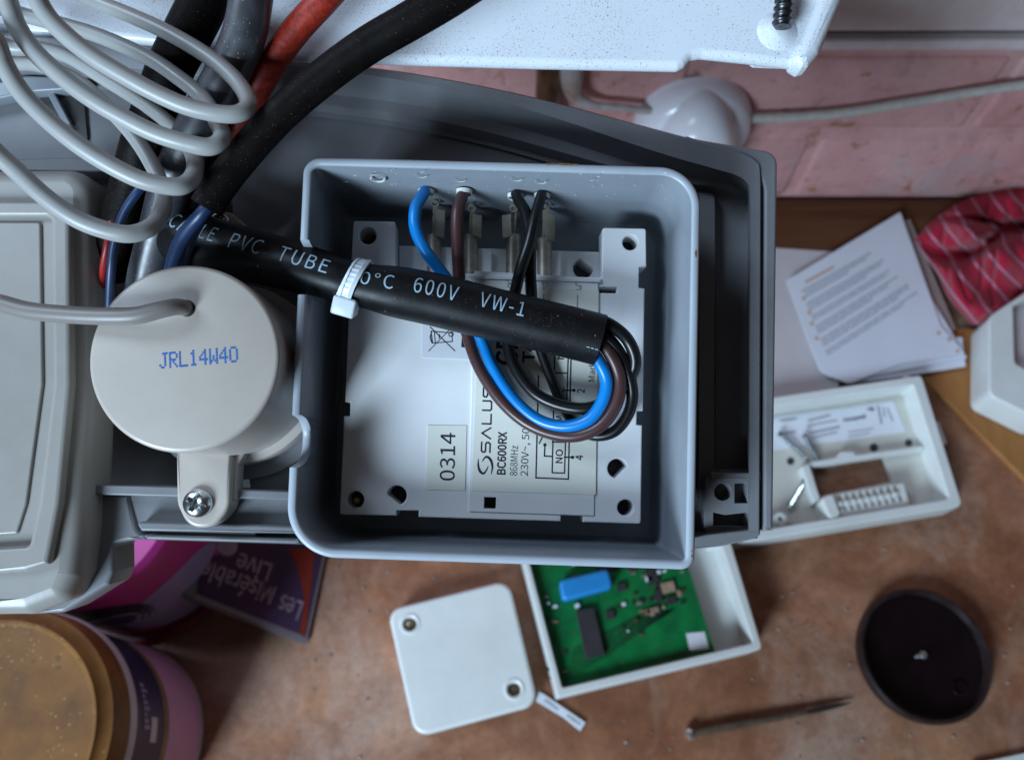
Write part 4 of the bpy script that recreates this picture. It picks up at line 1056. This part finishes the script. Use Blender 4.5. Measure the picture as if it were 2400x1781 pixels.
# swirl: two crescents
def crescent(cx, cy, r, a0, a1, wmax, rot=0, sy=1.0):
    L1, L2 = [], []
    for k in range(19):
        u = k / 18; a = R(a0 + (a1 - a0) * u); w = wmax * math.sin(math.pi * u) ** 0.8
        L1.append((cx + (r + w / 2) * math.cos(a) * sy, cy + (r + w / 2) * math.sin(a))); L2.append((cx + (r - w / 2) * math.cos(a) * sy, cy + (r - w / 2) * math.sin(a)))
    return [[L1[k], L1[k + 1], L2[k + 1], L2[k]] for k in range(18)]
def taper(pts, w):
    P = [Vector(p) for p in crom(pts, 6)]; n_ = len(P) - 1; out = []; L1, L2 = [], []
    for i, p in enumerate(P):
        d = (P[min(n_, i + 1)] - P[max(0, i - 1)]).normalized(); nn_ = Vector((-d.y, d.x)) * (w / 2 * math.sin(math.pi * i / n_) ** .7 + .15)
        L1.append(tuple(p + nn_)); L2.append(tuple(p - nn_))
    return [[L1[k], L1[k + 1], L2[k + 1], L2[k]] for k in range(n_)]
st_ += taper([(1121, 1074), (1121, 1092), (1126, 1105), (1135, 1108), (1145, 1091)], 5.5) + taper([(1129, 1082), (1139, 1070), (1149, 1076), (1154, 1092), (1151, 1112)], 5.5)
# wiring diagram
def dl(pts, w=3.2):
    return pstroke(pts, w)
st_ += dl([(1262, 880), (1256, 1119), (1332, 1122), (1340, 760)]) + dl([(1323, 1108), (1334, 760)], 3) + dl([(1294, 1107), (1302, 760)], 3) + dl([(1294, 1107), (1323, 1108)], 3) + dl([(1298, 873), (1327, 874)], 3)
st_ += dl([(1297, 955), (1325, 956)], 3) + dl([(1295, 1035), (1323, 1036)], 3)
st_ += dl([(1277, 1043), (1276, 1068), (1293, 1069)]) + [circ(1277, 1042, 4, 12)] + dl([(1264, 1038), (1272, 1022)])
for y, x in ((1071, 1342), (994, 1344), (914, 1345)): st_ += dl([(1323, y), (x, y)]) + [circ(x, y, 4, 12)]
me = flat_me(st_, zt_ + 0.00002)
link('lettering', join_me([me] + tm), M['ink'], lab, 0)
# date sticker
ds = plate('date_sticker', M['label'], t, [(1003, 996), (1094, 997), (1090, 1149), (998, 1147)], HM + 0.0002, HM + 0.00002, bev=0)
link('lettering', text_px('0314', (1065, 1126), (1064 + 3, 1014), 34, HM + 0.00026, 'B', 0.004, 1.0, up=(-1, -0.03)), M['ink'], ds, 0)
bs = plate('recycling_sticker', M['label_w'], t, [(990, 690), (1112, 700), (1106, 842), (989, 837)], HM + 0.0002, HM + 0.00002, bev=0)
g_ = []
g_ += dl([(1005, 822), (1062, 764)], 2) + dl([(1008, 766), (1066, 822)], 2)
g_ += dl([(1012, 776), (1059, 780), (1060, 800), (1014, 804), (1010, 776)], 2) + dl([(1018, 778), (1020, 803)], 2)
for k in range(10):
    a0, a1 = 2 * math.pi * k / 10, 2 * math.pi * (k + 1) / 10
    g_ += pstroke([(1057 + 5.5 * math.cos(a0), 783 + 5.5 * math.sin(a0)), (1057 + 5.5 * math.cos(a1), 783 + 5.5 * math.sin(a1))], 1.8)
g_ += dl([(1011, 778), (1008, 790), (1012, 803)], 2.4) + dl([(1029, 792), (1030, 784)], 2.4) + [[(1083, 776), (1093, 776), (1091, 814), (1081, 813)]]
link('symbol', flat_me(g_, HM + 0.00026), M['ink'], bs, 0)
# moulded numbers, upside down
em = []
for s_, x0, x1, y in (('3', 1202, 1188, 650), ('4', 1286, 1268, 655), ('5', 1364, 1348, 655)):
    em.append(text_px(s_, (x0, y), (x1, y - .5), 25, zt_, 'B', -0.01, up=(0.02, 1)))
em.append(flat_me(dl([(1354, 692), (1353, 718)], 3) + dl([(1275, 688), (1274, 706)], 3), zt_))
link('moulded_numbers', join_me(em), M['emboss'], lab, 0)
# terminals
for k, (x, top_y, mid_y, side) in enumerate(((1018, 488, 552, 1), (1104, 500, 552, 1), (1202, 500, 552, -1), (1276, 498, 560, 1))):
    a = B(x, 650, 0.0125); b2 = B(x + (0 if k != 2 else 2), mid_y, 0.0125)
    me = sweep([a.lerp(b2, j / 4) for j in range(5)], [0.0022] * 5, 16, hollow=(False, True), wall=.2, depth=.003)
    tt = link('terminal', me, M['tin'], t)
    link('clamp_tab', plate_me([(x + 4 * side, top_y), (x + 26 * side, top_y + 4), (x + 24 * side, mid_y + 6), (x + 2 * side, mid_y)], 0.0150, 0.0142, bev=0.0002), M['tin'], tt)
    link('clamp_blade', plate_me([(x - 6, mid_y + 10), (x - 3, top_y - 10), (x + 5, top_y - 20), (x + 10, top_y), (x + 4, mid_y + 10)], 0.0135, 0.0128, bev=0.0002), M['tin'], tt)
    c_ = B(x + 2, top_y - 16, 0.016)
    me = lathe([(0.0009, 0.0), (0.0009, .0009), (0.0012, .0009), (0.0012, 0.0)], 0, 0, 16); me.transform(Matrix.Translation(c_) @ Matrix.Rotation(R(60), 4, 'X')); link('clamp_ring', me, M['tin'], tt)
bm = bmesh.new()
for x in (1058, 1150, 1235, 1312):
    bm.from_mesh(plate_me([(x - 3, 590), (x + 3, 590), (x + 3, 645), (x - 3, 645)], 0.0135, 0.0115, bev=.0002))
me = bpy.data.meshes.new('d'); bm.to_mesh(me); bm.free(); link('divider_ribs', me, M['white_pl'], t)
# screws seen down the corner holes
for x, y in ((862, 556), (836, 1172)):
    c_ = B(x, y, 0.010); link('fixing_screw', lathe([(0, 0.0010), (0.0010, 0.0009), (0.0016, 0.0002), (0.0016, 0)], c_.x, c_.y, 16, 0.0100), M['brass'], t)

# ------- wires in the box
def wire(name, m, label, pts, cat='wire', group='wires looping over the receiver', **kw):
    if group == 'wires looping over the receiver': pts = [(a, b_, c_, d_ * 0.92) for a, b_, c_, d_ in pts]
    me, P, rad = cable_me(pts, 10, 18, **kw)
    return single(name, me, m, label, cat, 'B', group, 80)
g0 = None
wire('blue_wire', M['w_blue'], 'bright blue wire looping from the box wall over the receiver label',
     [(1000, 444, 0.0252, 14), (992, 455, 0.0265, 15), (974, 490, 0.028, 16), (975, 540, 0.0285, 16), (1002, 595, 0.0275, 16), (1040, 645, 0.0255, 16), (1085, 715, 0.0235, 15), (1126, 790, 0.0220, 15),
      (1156, 862, 0.0222, 15), (1205, 935, 0.0232, 15), (1262, 983, 0.0245, 15.5), (1325, 998, 0.0265, 16), (1380, 982, 0.0285, 16.5), (1412, 940, 0.0302, 17), (1422, 895, 0.0312, 17), (1408, 855, 0.0320, 17), (1380, 815, 0.032, 16), (1340, 785, 0.032, 15)])
wire('brown_wire', M['w_brown'], 'dark brown wire looping outside the blue one over the receiver label',
     [(1089, 442, 0.0252, 14), (1084, 458, 0.0262, 15), (1072, 500, 0.027, 16), (1072, 570, 0.0265, 16), (1076, 640, 0.0245, 16), (1080, 720, 0.0225, 15), (1098, 795, 0.0215, 15), (1125, 865, 0.0218, 15.5),
      (1172, 935, 0.0225, 16), (1228, 986, 0.0235, 16), (1290, 1014, 0.0245, 16.5), (1352, 1020, 0.0262, 17), (1408, 996, 0.0282, 17), (1444, 945, 0.0298, 17.5), (1452, 890, 0.0308, 17.5), (1436, 840, 0.0318, 17.5), (1405, 800, 0.032, 16), (1360, 775, 0.0325, 15)])
wire('black_wire', M['w_black'], 'black wire from the third hole from the left, crossing under the other black wire',
     [(1208, 452, 0.0250, 13), (1214, 466, 0.0258, 14), (1232, 500, 0.0262, 15), (1242, 560, 0.0255, 15.5), (1243, 640, 0.0240, 15), (1248, 720, 0.0225, 15), (1262, 800, 0.0205, 14.5), (1290, 880, 0.0200, 14),
      (1320, 950, 0.0202, 14), (1352, 1000, 0.0210, 14), (1395, 1020, 0.0225, 14.5), (1440, 1010, 0.0245, 15), (1472, 970, 0.0265, 15), (1482, 920, 0.028, 15.5), (1468, 860, 0.0300, 16), (1438, 806, 0.0315, 16), (1395, 770, 0.0328, 16), (1350, 755, 0.033, 15)])
wire('black_wire', M['w_black'], 'black wire from the fourth, rightmost hole, crossing over the other black wire',
     [(1270, 452, 0.0250, 13), (1266, 468, 0.0262, 14), (1254, 510, 0.0275, 15), (1240, 570, 0.0282, 15.5), (1222, 625, 0.0275, 15.5), (1206, 690, 0.0250, 15), (1192, 760, 0.0228, 15), (1192, 815, 0.0222, 15), (1212, 870, 0.0225, 15.5),
      (1255, 922, 0.0235, 16), (1315, 950, 0.0250, 16), (1380, 956, 0.0268, 16), (1440, 928, 0.0275, 16), (1478, 880, 0.0290, 16), (1488, 840, 0.0310, 16.5), (1470, 795, 0.0325, 16.5), (1432, 762, 0.034, 16.5), (1390, 745, 0.0345, 15), (1340, 735, 0.0345, 14)])

# ------- printed black sleeve
sl_pts = [(400, 540, 0.016, 66), (452, 562, 0.019, 66), (520, 582, 0.022, 65), (600, 601, 0.026, 63), (680, 622, 0.0300, 60), (736, 637.0, 0.0318, 56.5), (790, 652, 0.0330, 52), (826, 662, 0.0330, 50), (866, 672, 0.0330, 53), (930, 684, 0.0325, 60),
          (1010, 700, 0.0320, 62), (1100, 722, 0.0318, 62), (1200, 746, 0.0318, 61), (1300, 770, 0.0320, 61), (1370, 787, 0.0322, 61), (1407, 797, 0.0323, 61)]
t = T('printed_sleeve', 'thick black printed PVC sleeve lying across the box and receiver', 'sleeve', 'B', B(900, 680, 0.03))
me, SP, SR = cable_me(sl_pts, 10, 40, hollow=(False, True), wall=0.10, depth=0.012)
slv = link('tube', me, M['sleeve'], t, 60)
SF = frames(SP); SX = [Bpx(p)[0] for p in SP]
camO = -Vector((O.dot(EX), O.dot(EY), O.dot(N)))
acc = [0.0]
for a, b2 in zip(SP, SP[1:]): acc.append(acc[-1] + (b2 - a).length)
def s_at(x):
    for i in range(len(SX) - 1):
        if SX[i] <= x <= SX[i + 1]: return acc[i] + (acc[i + 1] - acc[i]) * (x - SX[i]) / (SX[i + 1] - SX[i])
    return acc[-1]
def at_s(s):
    for i in range(len(acc) - 1):
        if acc[i] <= s <= acc[i + 1]:
            k = (s - acc[i]) / (acc[i + 1] - acc[i]); return SP[i].lerp(SP[i + 1], k), SR[i] * (1 - k) + SR[i + 1] * k, SF[i][0]
    return SP[-1], SR[-1], SF[-1][0]
def on_sleeve(s, ang, lift=0.00014):
    c_, r_, tg = at_s(s); v = (camO - c_); v = (v - tg * v.dot(tg)).normalized(); up = v.cross(tg)
    if up.y < 0: up = -up
    return c_ + (v * math.cos(ang) + up * math.sin(ang)) * (r_ + lift)
tms = []
for s_, xa, xb, hh, ang in (('CABLE', 437, 540, 0.0036, 24), ('PVC', 576, 645, 0.0038, 22), ('TUBE', 682, 784, 0.0040, 22), ('0°C', 852, 925, 0.0036, 20), ('600V', 971, 1072, 0.0038, 24), ('VW-1', 1122, 1225, 0.0038, 26)):
    sa, sb = s_at(xa), s_at(xb)
    tms.append(text_map(s_, lambda u, v, sa=sa, sb=sb, hh=hh, ang=ang: on_sleeve(sa + (sb - sa) * u, R(ang) + (v - .5) * hh / 0.0065), spacing=1.08, cut=.06))
dsh = bmesh.new()
for k in range(3):
    s0 = s_at(1378 + k * 10); vs = [dsh.verts.new(on_sleeve(s0 + a, R(-22) + b2)) for a, b2 in ((0, 0), (.0008, 0), (.0008, .03), (0, .03))]; dsh.faces.new(vs)
dm = bpy.data.meshes.new('d'); dsh.to_mesh(dm); dsh.free()
link('lettering', join_me(tms + [dm]), M['print'], slv, 0)

# ------- cable tie
t = T('cable_tie', 'translucent white cable tie cinched around the printed black sleeve', 'cable tie', 'B', B(815, 680, 0.036))
s0 = s_at(832); wdt = 0.0042; bm = bmesh.new(); rings = []
NT = 120
for k in range(NT):
    a = 2 * math.pi * k / NT
    lift = 0.0011
    skew = 0.0022 * math.sin(a)
    row = []
    for ds_, lf in ((-.5, 0.0001), (-.5, lift * .9), (-.40, lift), (-.28, lift + 0.0002), (-.22, lift - (0.00012 if (k % 4) < 2 else 0)), (.22, lift - (0.00012 if (k % 4) < 2 else 0)), (.28, lift + 0.0002), (.40, lift), (.5, lift * .9), (.5, 0.0001)):
        row.append(bm.verts.new(on_sleeve(s0 + ds_ * wdt + skew * 0.6, a, lf)))
    rings.append(row)
for k in range(NT):
    a, b2 = rings[k], rings[(k + 1) % NT]
    for j in range(9): bm.faces.new((a[j], a[j + 1], b2[j + 1], b2[j]))
link('strap', bm_mesh(bm), M['tie'], t, 40)
hc = B(810, 716, 0.0345); tg = at_s(s_at(812))[2]
me = boxme((-.0032, -.0026, -.0030), (.0032, .0026, .0030), 0.0007); orient(me, hc, tg * 1.0, (0, -0.35, 1)); link('head', me, M['tie'], t)

# ------- cream cylinder with printed code
CH = 0.047
t = T('cylindrical_housing', 'cream cylindrical plastic housing with blue dot printed code beside the grey box', 'housing', 'B', B(435, 845, 0.002))
cc_ = B(432, 838, CH); cr = brad(cc_, 222)
link('body', lathe([(0, 0), (cr - .0012, 0), (cr - .0005, -.0002), (cr - .0001, -.0007), (cr, -.0014), (cr + .0006, -.034), (cr + .0008, -.036), (cr + .0030, -.037), (cr + .0034, -.038), (cr + .0034, -.044)], cc_.x, cc_.y, 120, CH), M['can'], t, 40)
tab = plate('mounting_tab', M['can'], t, rounded([(412, 1040), (542, 1045), (538, 1190), (500, 1236), (440, 1236), (414, 1180)], [2, 2, 60, 52, 52, 60], 8), 0.0175, 0.0085, bev=0.0010)
plate('tab_web', M['can'], t, rounded([(528, 1040), (580, 1050), (556, 1092), (552, 1170), (535, 1180)], 3), 0.0150, 0.0085, bev=0.0006)
def pan_head(cx, cy, r, z, par, nm='screw'):
    bm = bmesh.new(); prof = [(0, .62), (.25, .60), (.5, .55), (.75, .42), (.92, .22), (1, 0), (1, -.2)]; n_ = 64; rg = []
    for pr, ph in prof:
        row = []
        for k in range(n_):
            a = 2 * math.pi * k / n_
            x, y = pr * math.cos(a), pr * math.sin(a); hz = ph
            ca_, sa_ = math.cos(a + .5), math.sin(a + .5); xx, yy_ = pr * ca_, pr * sa_
            if (abs(xx) < .16 and abs(yy_) < .62) or (abs(yy_) < .16 and abs(xx) < .62): hz -= .55 * (1 - max(abs(xx), abs(yy_)) * .9)
            row.append(bm.verts.new((cx + r * x, cy + r * y, z + r * hz * .8)))
        rg.append(row)
    for a, b2 in zip(rg, rg[1:]):
        for k in range(n_): bm.faces.new((a[k], a[(k + 1) % n_], b2[(k + 1) % n_], b2[k]))
    bm.faces.new(rg[0]) if False else None
    return bm
def phillips(c_, r, z, par, rot=0.5):
    """pan head with a real cross recess: dense disc grid"""
    bm = bmesh.new(); nr, na = 22, 72; prev = None
    for i in range(nr + 1):
        q_ = i / nr; row = []
        for k in range(na):
            a = 2 * math.pi * k / na; x, y = q_ * math.cos(a), q_ * math.sin(a); xx, yy_ = q_ * math.cos(a + rot), q_ * math.sin(a + rot)
            hz = 0.55 * math.sqrt(max(0, 1 - q_ ** 2.4))
            m_ = max(abs(xx), abs(yy_)); mi = min(abs(xx), abs(yy_))
            if m_ < .62 and mi < .17: hz -= .42 * (1 - m_ * .8)
            if m_ < .3: hz -= .1
            row.append(bm.verts.new((c_.x + r * x, c_.y + r * y, z + r * hz)))
        if prev:
            for k in range(na): bm.faces.new((prev[k], prev[(k + 1) % na], row[(k + 1) % na], row[k]))
        prev = row
    low = [bm.verts.new((v.co.x, v.co.y, z - 0.001)) for v in prev]
    for k in range(na): bm.faces.new((prev[k], prev[(k + 1) % na], low[(k + 1) % na], low[k]))
    bmesh.ops.remove_doubles(bm, verts=bm.verts, dist=1e-7)
    link('screw', bm_mesh(bm), M['zinc'], par, 30)
c_ = B(465, 1178, 0.0175); phillips(c_, brad(c_, 35), 0.0178, tab)
tab2 = plate('mounting_tab', M['can'], t, rounded([(486, 520), (500, 496), (540, 496), (575, 525), (600, 560), (480, 560)], [10, 24, 24, 16, 4, 4], 8), 0.0100, 0.004, bev=0.0010)
c_ = B(516, 520, 0.0102); phillips(c_, brad(c_, 24), 0.0102, tab2)
# dot matrix code
FONT = {'J': '00111 00010 00010 00010 00010 10010 01100', 'R': '11110 10001 10001 11110 10100 10010 10001', 'L': '10000 10000 10000 10000 10000 10000 11111',
        '1': '00100 01100 00100 00100 00100 00100 01110', '4': '00010 00110 01010 10010 11111 00010 00010', 'W': '10001 10001 10001 10101 10101 11011 10001', '0': '01110 10001 10001 10001 10001 10001 01110'}
dots = []
for i, ch in enumerate('JRL14W40'):
    g = FONT[ch].split()
    for r_ in range(7):
        for c2_ in range(5):
            if g[r_][c2_] == '1':
                u = i * 23.6 + c2_ * 4.0; v = r_ * 5.4
                dots.append(circ(374 + u * 0.995 + v * .04, 829 - u * 0.085 + v + random.uniform(-.3, .3), 2.75, 7))
link('printed_code', flat_me(dots, CH + 0.00006), M['blueink'], t, 0)
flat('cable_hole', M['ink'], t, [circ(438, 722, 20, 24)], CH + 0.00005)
wire('grey_flex', M['beige_cable'], 'warm grey flex entering the hole in the top of the cream cylindrical housing',
     [(-60, 700, 0.044, 21), (0, 710, 0.046, 21), (70, 728, 0.048, 21), (160, 737, 0.050, 21), (250, 741, 0.0515, 21), (320, 739, 0.052, 21), (375, 726, 0.0515, 20.5), (410, 719, 0.050, 20), (432, 721, 0.0475, 19), (440, 724, 0.043, 18)], 'cable', None)

# ------- gasket plate under the cylinder
single('round_gasket', lathe([(cr - .002, 0.0005), (cr + .0058, 0.0005), (cr + .0066, 0.0015), (cr + .0066, 0.0030), (cr - .002, 0.0030)], cc_.x + .0005, cc_.y - .001, 90), M['tray'],
       'dark grey ring around the foot of the cream cylindrical housing', 'gasket', 'B')

# ------- coiled grey cable
L1b = [(218, 2), (309, 38), (400, 80), (490, 134), (545, 180), (576, 222), (581, 250)]
L1f = [(556, 267), (508, 266), (436, 249), (363, 217), (290, 177), (218, 133), (156, 84), (109, 35), (72, -30)]
L2b = [(58, 36), (145, 58), (236, 86), (345, 134), (418, 182), (478, 232)]
L2m = [(508, 285), (520, 322)]
L2f = [(492, 344), (436, 335), (363, 312), (290, 276), (218, 234), (145, 180), (80, 120), (38, 58), (12, -10)]
L3b = [(24, 110), (91, 113), (163, 134), (254, 190), (327, 236), (388, 282), (432, 328)]
L3m = [(456, 372), (454, 410)]
L3f = [(430, 434), (392, 436), (327, 420), (254, 384), (182, 338), (109, 278), (50, 216), (10, 150), (-14, 90)]
L4b = [(22, 148), (91, 153), (182, 190), (262, 262), (318, 325), (360, 392), (382, 450)]
L4m = [(380, 494), (356, 530)]
L4f = [(309, 548), (254, 541), (182, 514), (109, 464), (36, 398), (-16, 350), (-70, 290)]
path = []
def addp(pts, h0, h1, r0, r1):
    n_ = len(pts)
    for i, (x, y) in enumerate(pts):
        k = i / max(1, n_ - 1); path.append((x, y, h0 + (h1 - h0) * k, r0 + (r1 - r0) * k))
path.append((60, -60, 0.040, 20)); 
addp(L1b, 0.040, 0.054, 19, 22); addp(L1f, 0.056, 0.066, 22, 24)
path += [(20, -110, 0.062, 23), (-30, -60, 0.050, 21), (-10, 10, 0.040, 19)]
addp(L2b, 0.036, 0.044, 18.5, 20); addp(L2m, 0.050, 0.054, 21, 22); addp(L2f, 0.056, 0.066, 22.5, 24)
path += [(-30, -60, 0.060, 23), (-80, -30, 0.050, 20), (-60, 60, 0.036, 18)]
addp(L3b, 0.031, 0.036, 18, 19); addp(L3m, 0.046, 0.052, 21, 22); addp(L3f, 0.055, 0.068, 22.5, 24)
path += [(-60, 30, 0.060, 23), (-120, 60, 0.045, 20), (-60, 120, 0.032, 18)]
addp(L4b, 0.026, 0.040, 17.5, 20); addp(L4m, 0.046, 0.052, 21, 22); addp(L4f, 0.055, 0.064, 22.5, 24)
path = [(a_, b_, c_, d_ * 0.93) for a_, b_, c_, d_ in path]
me, P_, r_ = cable_me(path, 8, 22)
single('coiled_cable', me, M['grey_cable'], 'coil of pale grey cable hanging over the top left of the tray', 'cable', 'B', None, 80)

# ------- hoses and cables at the upper left
wire('black_sheath', M['hose'], 'long dusty black sheath running diagonally from the panel, cut open above the printed sleeve',
     [(1160, -75, 0.062, 44), (1052, -5, 0.060, 44), (960, 50, 0.058, 43), (860, 108, 0.055, 42), (760, 180, 0.052, 41), (660, 266, 0.049, 40), (580, 352, 0.047, 40), (520, 428, 0.046, 39), (484, 486, 0.045, 39)], 'sheath', 'black sheaths and hoses', hollow=(False, True), depth=0.006)
wire('red_cable', M['red'], 'red braided cable slanting down across the white panel', [(840, -90, 0.046, 33), (760, 0, 0.044, 33), (695, 70, 0.041, 33), (645, 138, 0.038, 33), (600, 215, 0.034, 32), (560, 300, 0.026, 30), (530, 360, 0.018, 28)], 'cable', None)
wire('black_hose', M['hose'], 'thick dull black hose behind the coil, leftmost of the dark hoses at the top edge',
     [(500, -90, 0.044, 52), (478, 0, 0.042, 54), (440, 80, 0.039, 54), (400, 160, 0.035, 52), (366, 250, 0.030, 50), (330, 350, 0.024, 48), (306, 440, 0.018, 46), (270, 560, 0.012, 44), (262, 640, 0.004, 42)], 'hose', 'black sheaths and hoses')
wire('black_hose', M['sheath'], 'glossy black hose with pale highlight between the dull black hose and the red cable',
     [(596, -90, 0.050, 50), (588, 0, 0.048, 50), (570, 90, 0.045, 50), (532, 175, 0.041, 50), (478, 270, 0.036, 49), (428, 370, 0.031, 48), (396, 450, 0.026, 46), (372, 540, 0.020, 44), (345, 640, 0.012, 42), (330, 720, 0.004, 40)], 'hose', 'black sheaths and hoses')
wire('black_hose', M['hose'], 'black hose half hidden behind the glossy one, running down behind the printed sleeve',
     [(560, 150, 0.026, 40), (520, 270, 0.024, 44), (480, 380, 0.022, 46), (448, 470, 0.018, 48), (425, 560, 0.012, 50), (400, 640, 0.006, 50), (390, 720, 0.000, 50)], 'hose', 'black sheaths and hoses')
wire('dark_blue_wire', M['w_navy'], 'dark blue wire leaving the cut end of the black sheath, beside the printed sleeve', [(500, 470, 0.045, 16), (470, 505, 0.044, 16), (440, 540, 0.040, 17), (415, 585, 0.034, 17), (400, 640, 0.026, 16), (395, 700, 0.015, 15)], 'wire', 'dark blue wires')
wire('dark_blue_wire', M['w_navy'], 'dark blue wire leaving the black sheath, the one nearer the cream housing', [(488, 480, 0.043, 13), (466, 520, 0.040, 14), (446, 560, 0.034, 14), (436, 600, 0.026, 13), (425, 680, 0.015, 12)], 'wire', 'dark blue wires')
wire('dark_blue_wire', M['w_navy'], 'thin dark blue wire curving down between the pale cover and the cream housing', [(350, 420, 0.034, 9), (322, 450, 0.034, 10), (290, 500, 0.032, 10), (268, 570, 0.029, 10), (260, 640, 0.025, 10), (256, 720, 0.018, 10)], 'wire', 'dark blue wires')
wire('red_wire', M['w_red'], 'short piece of thin red wire beside the pale cover', [(262, 520, 0.024, 8), (252, 570, 0.024, 8), (243, 620, 0.020, 8), (240, 670, 0.012, 8)], 'wire', None)
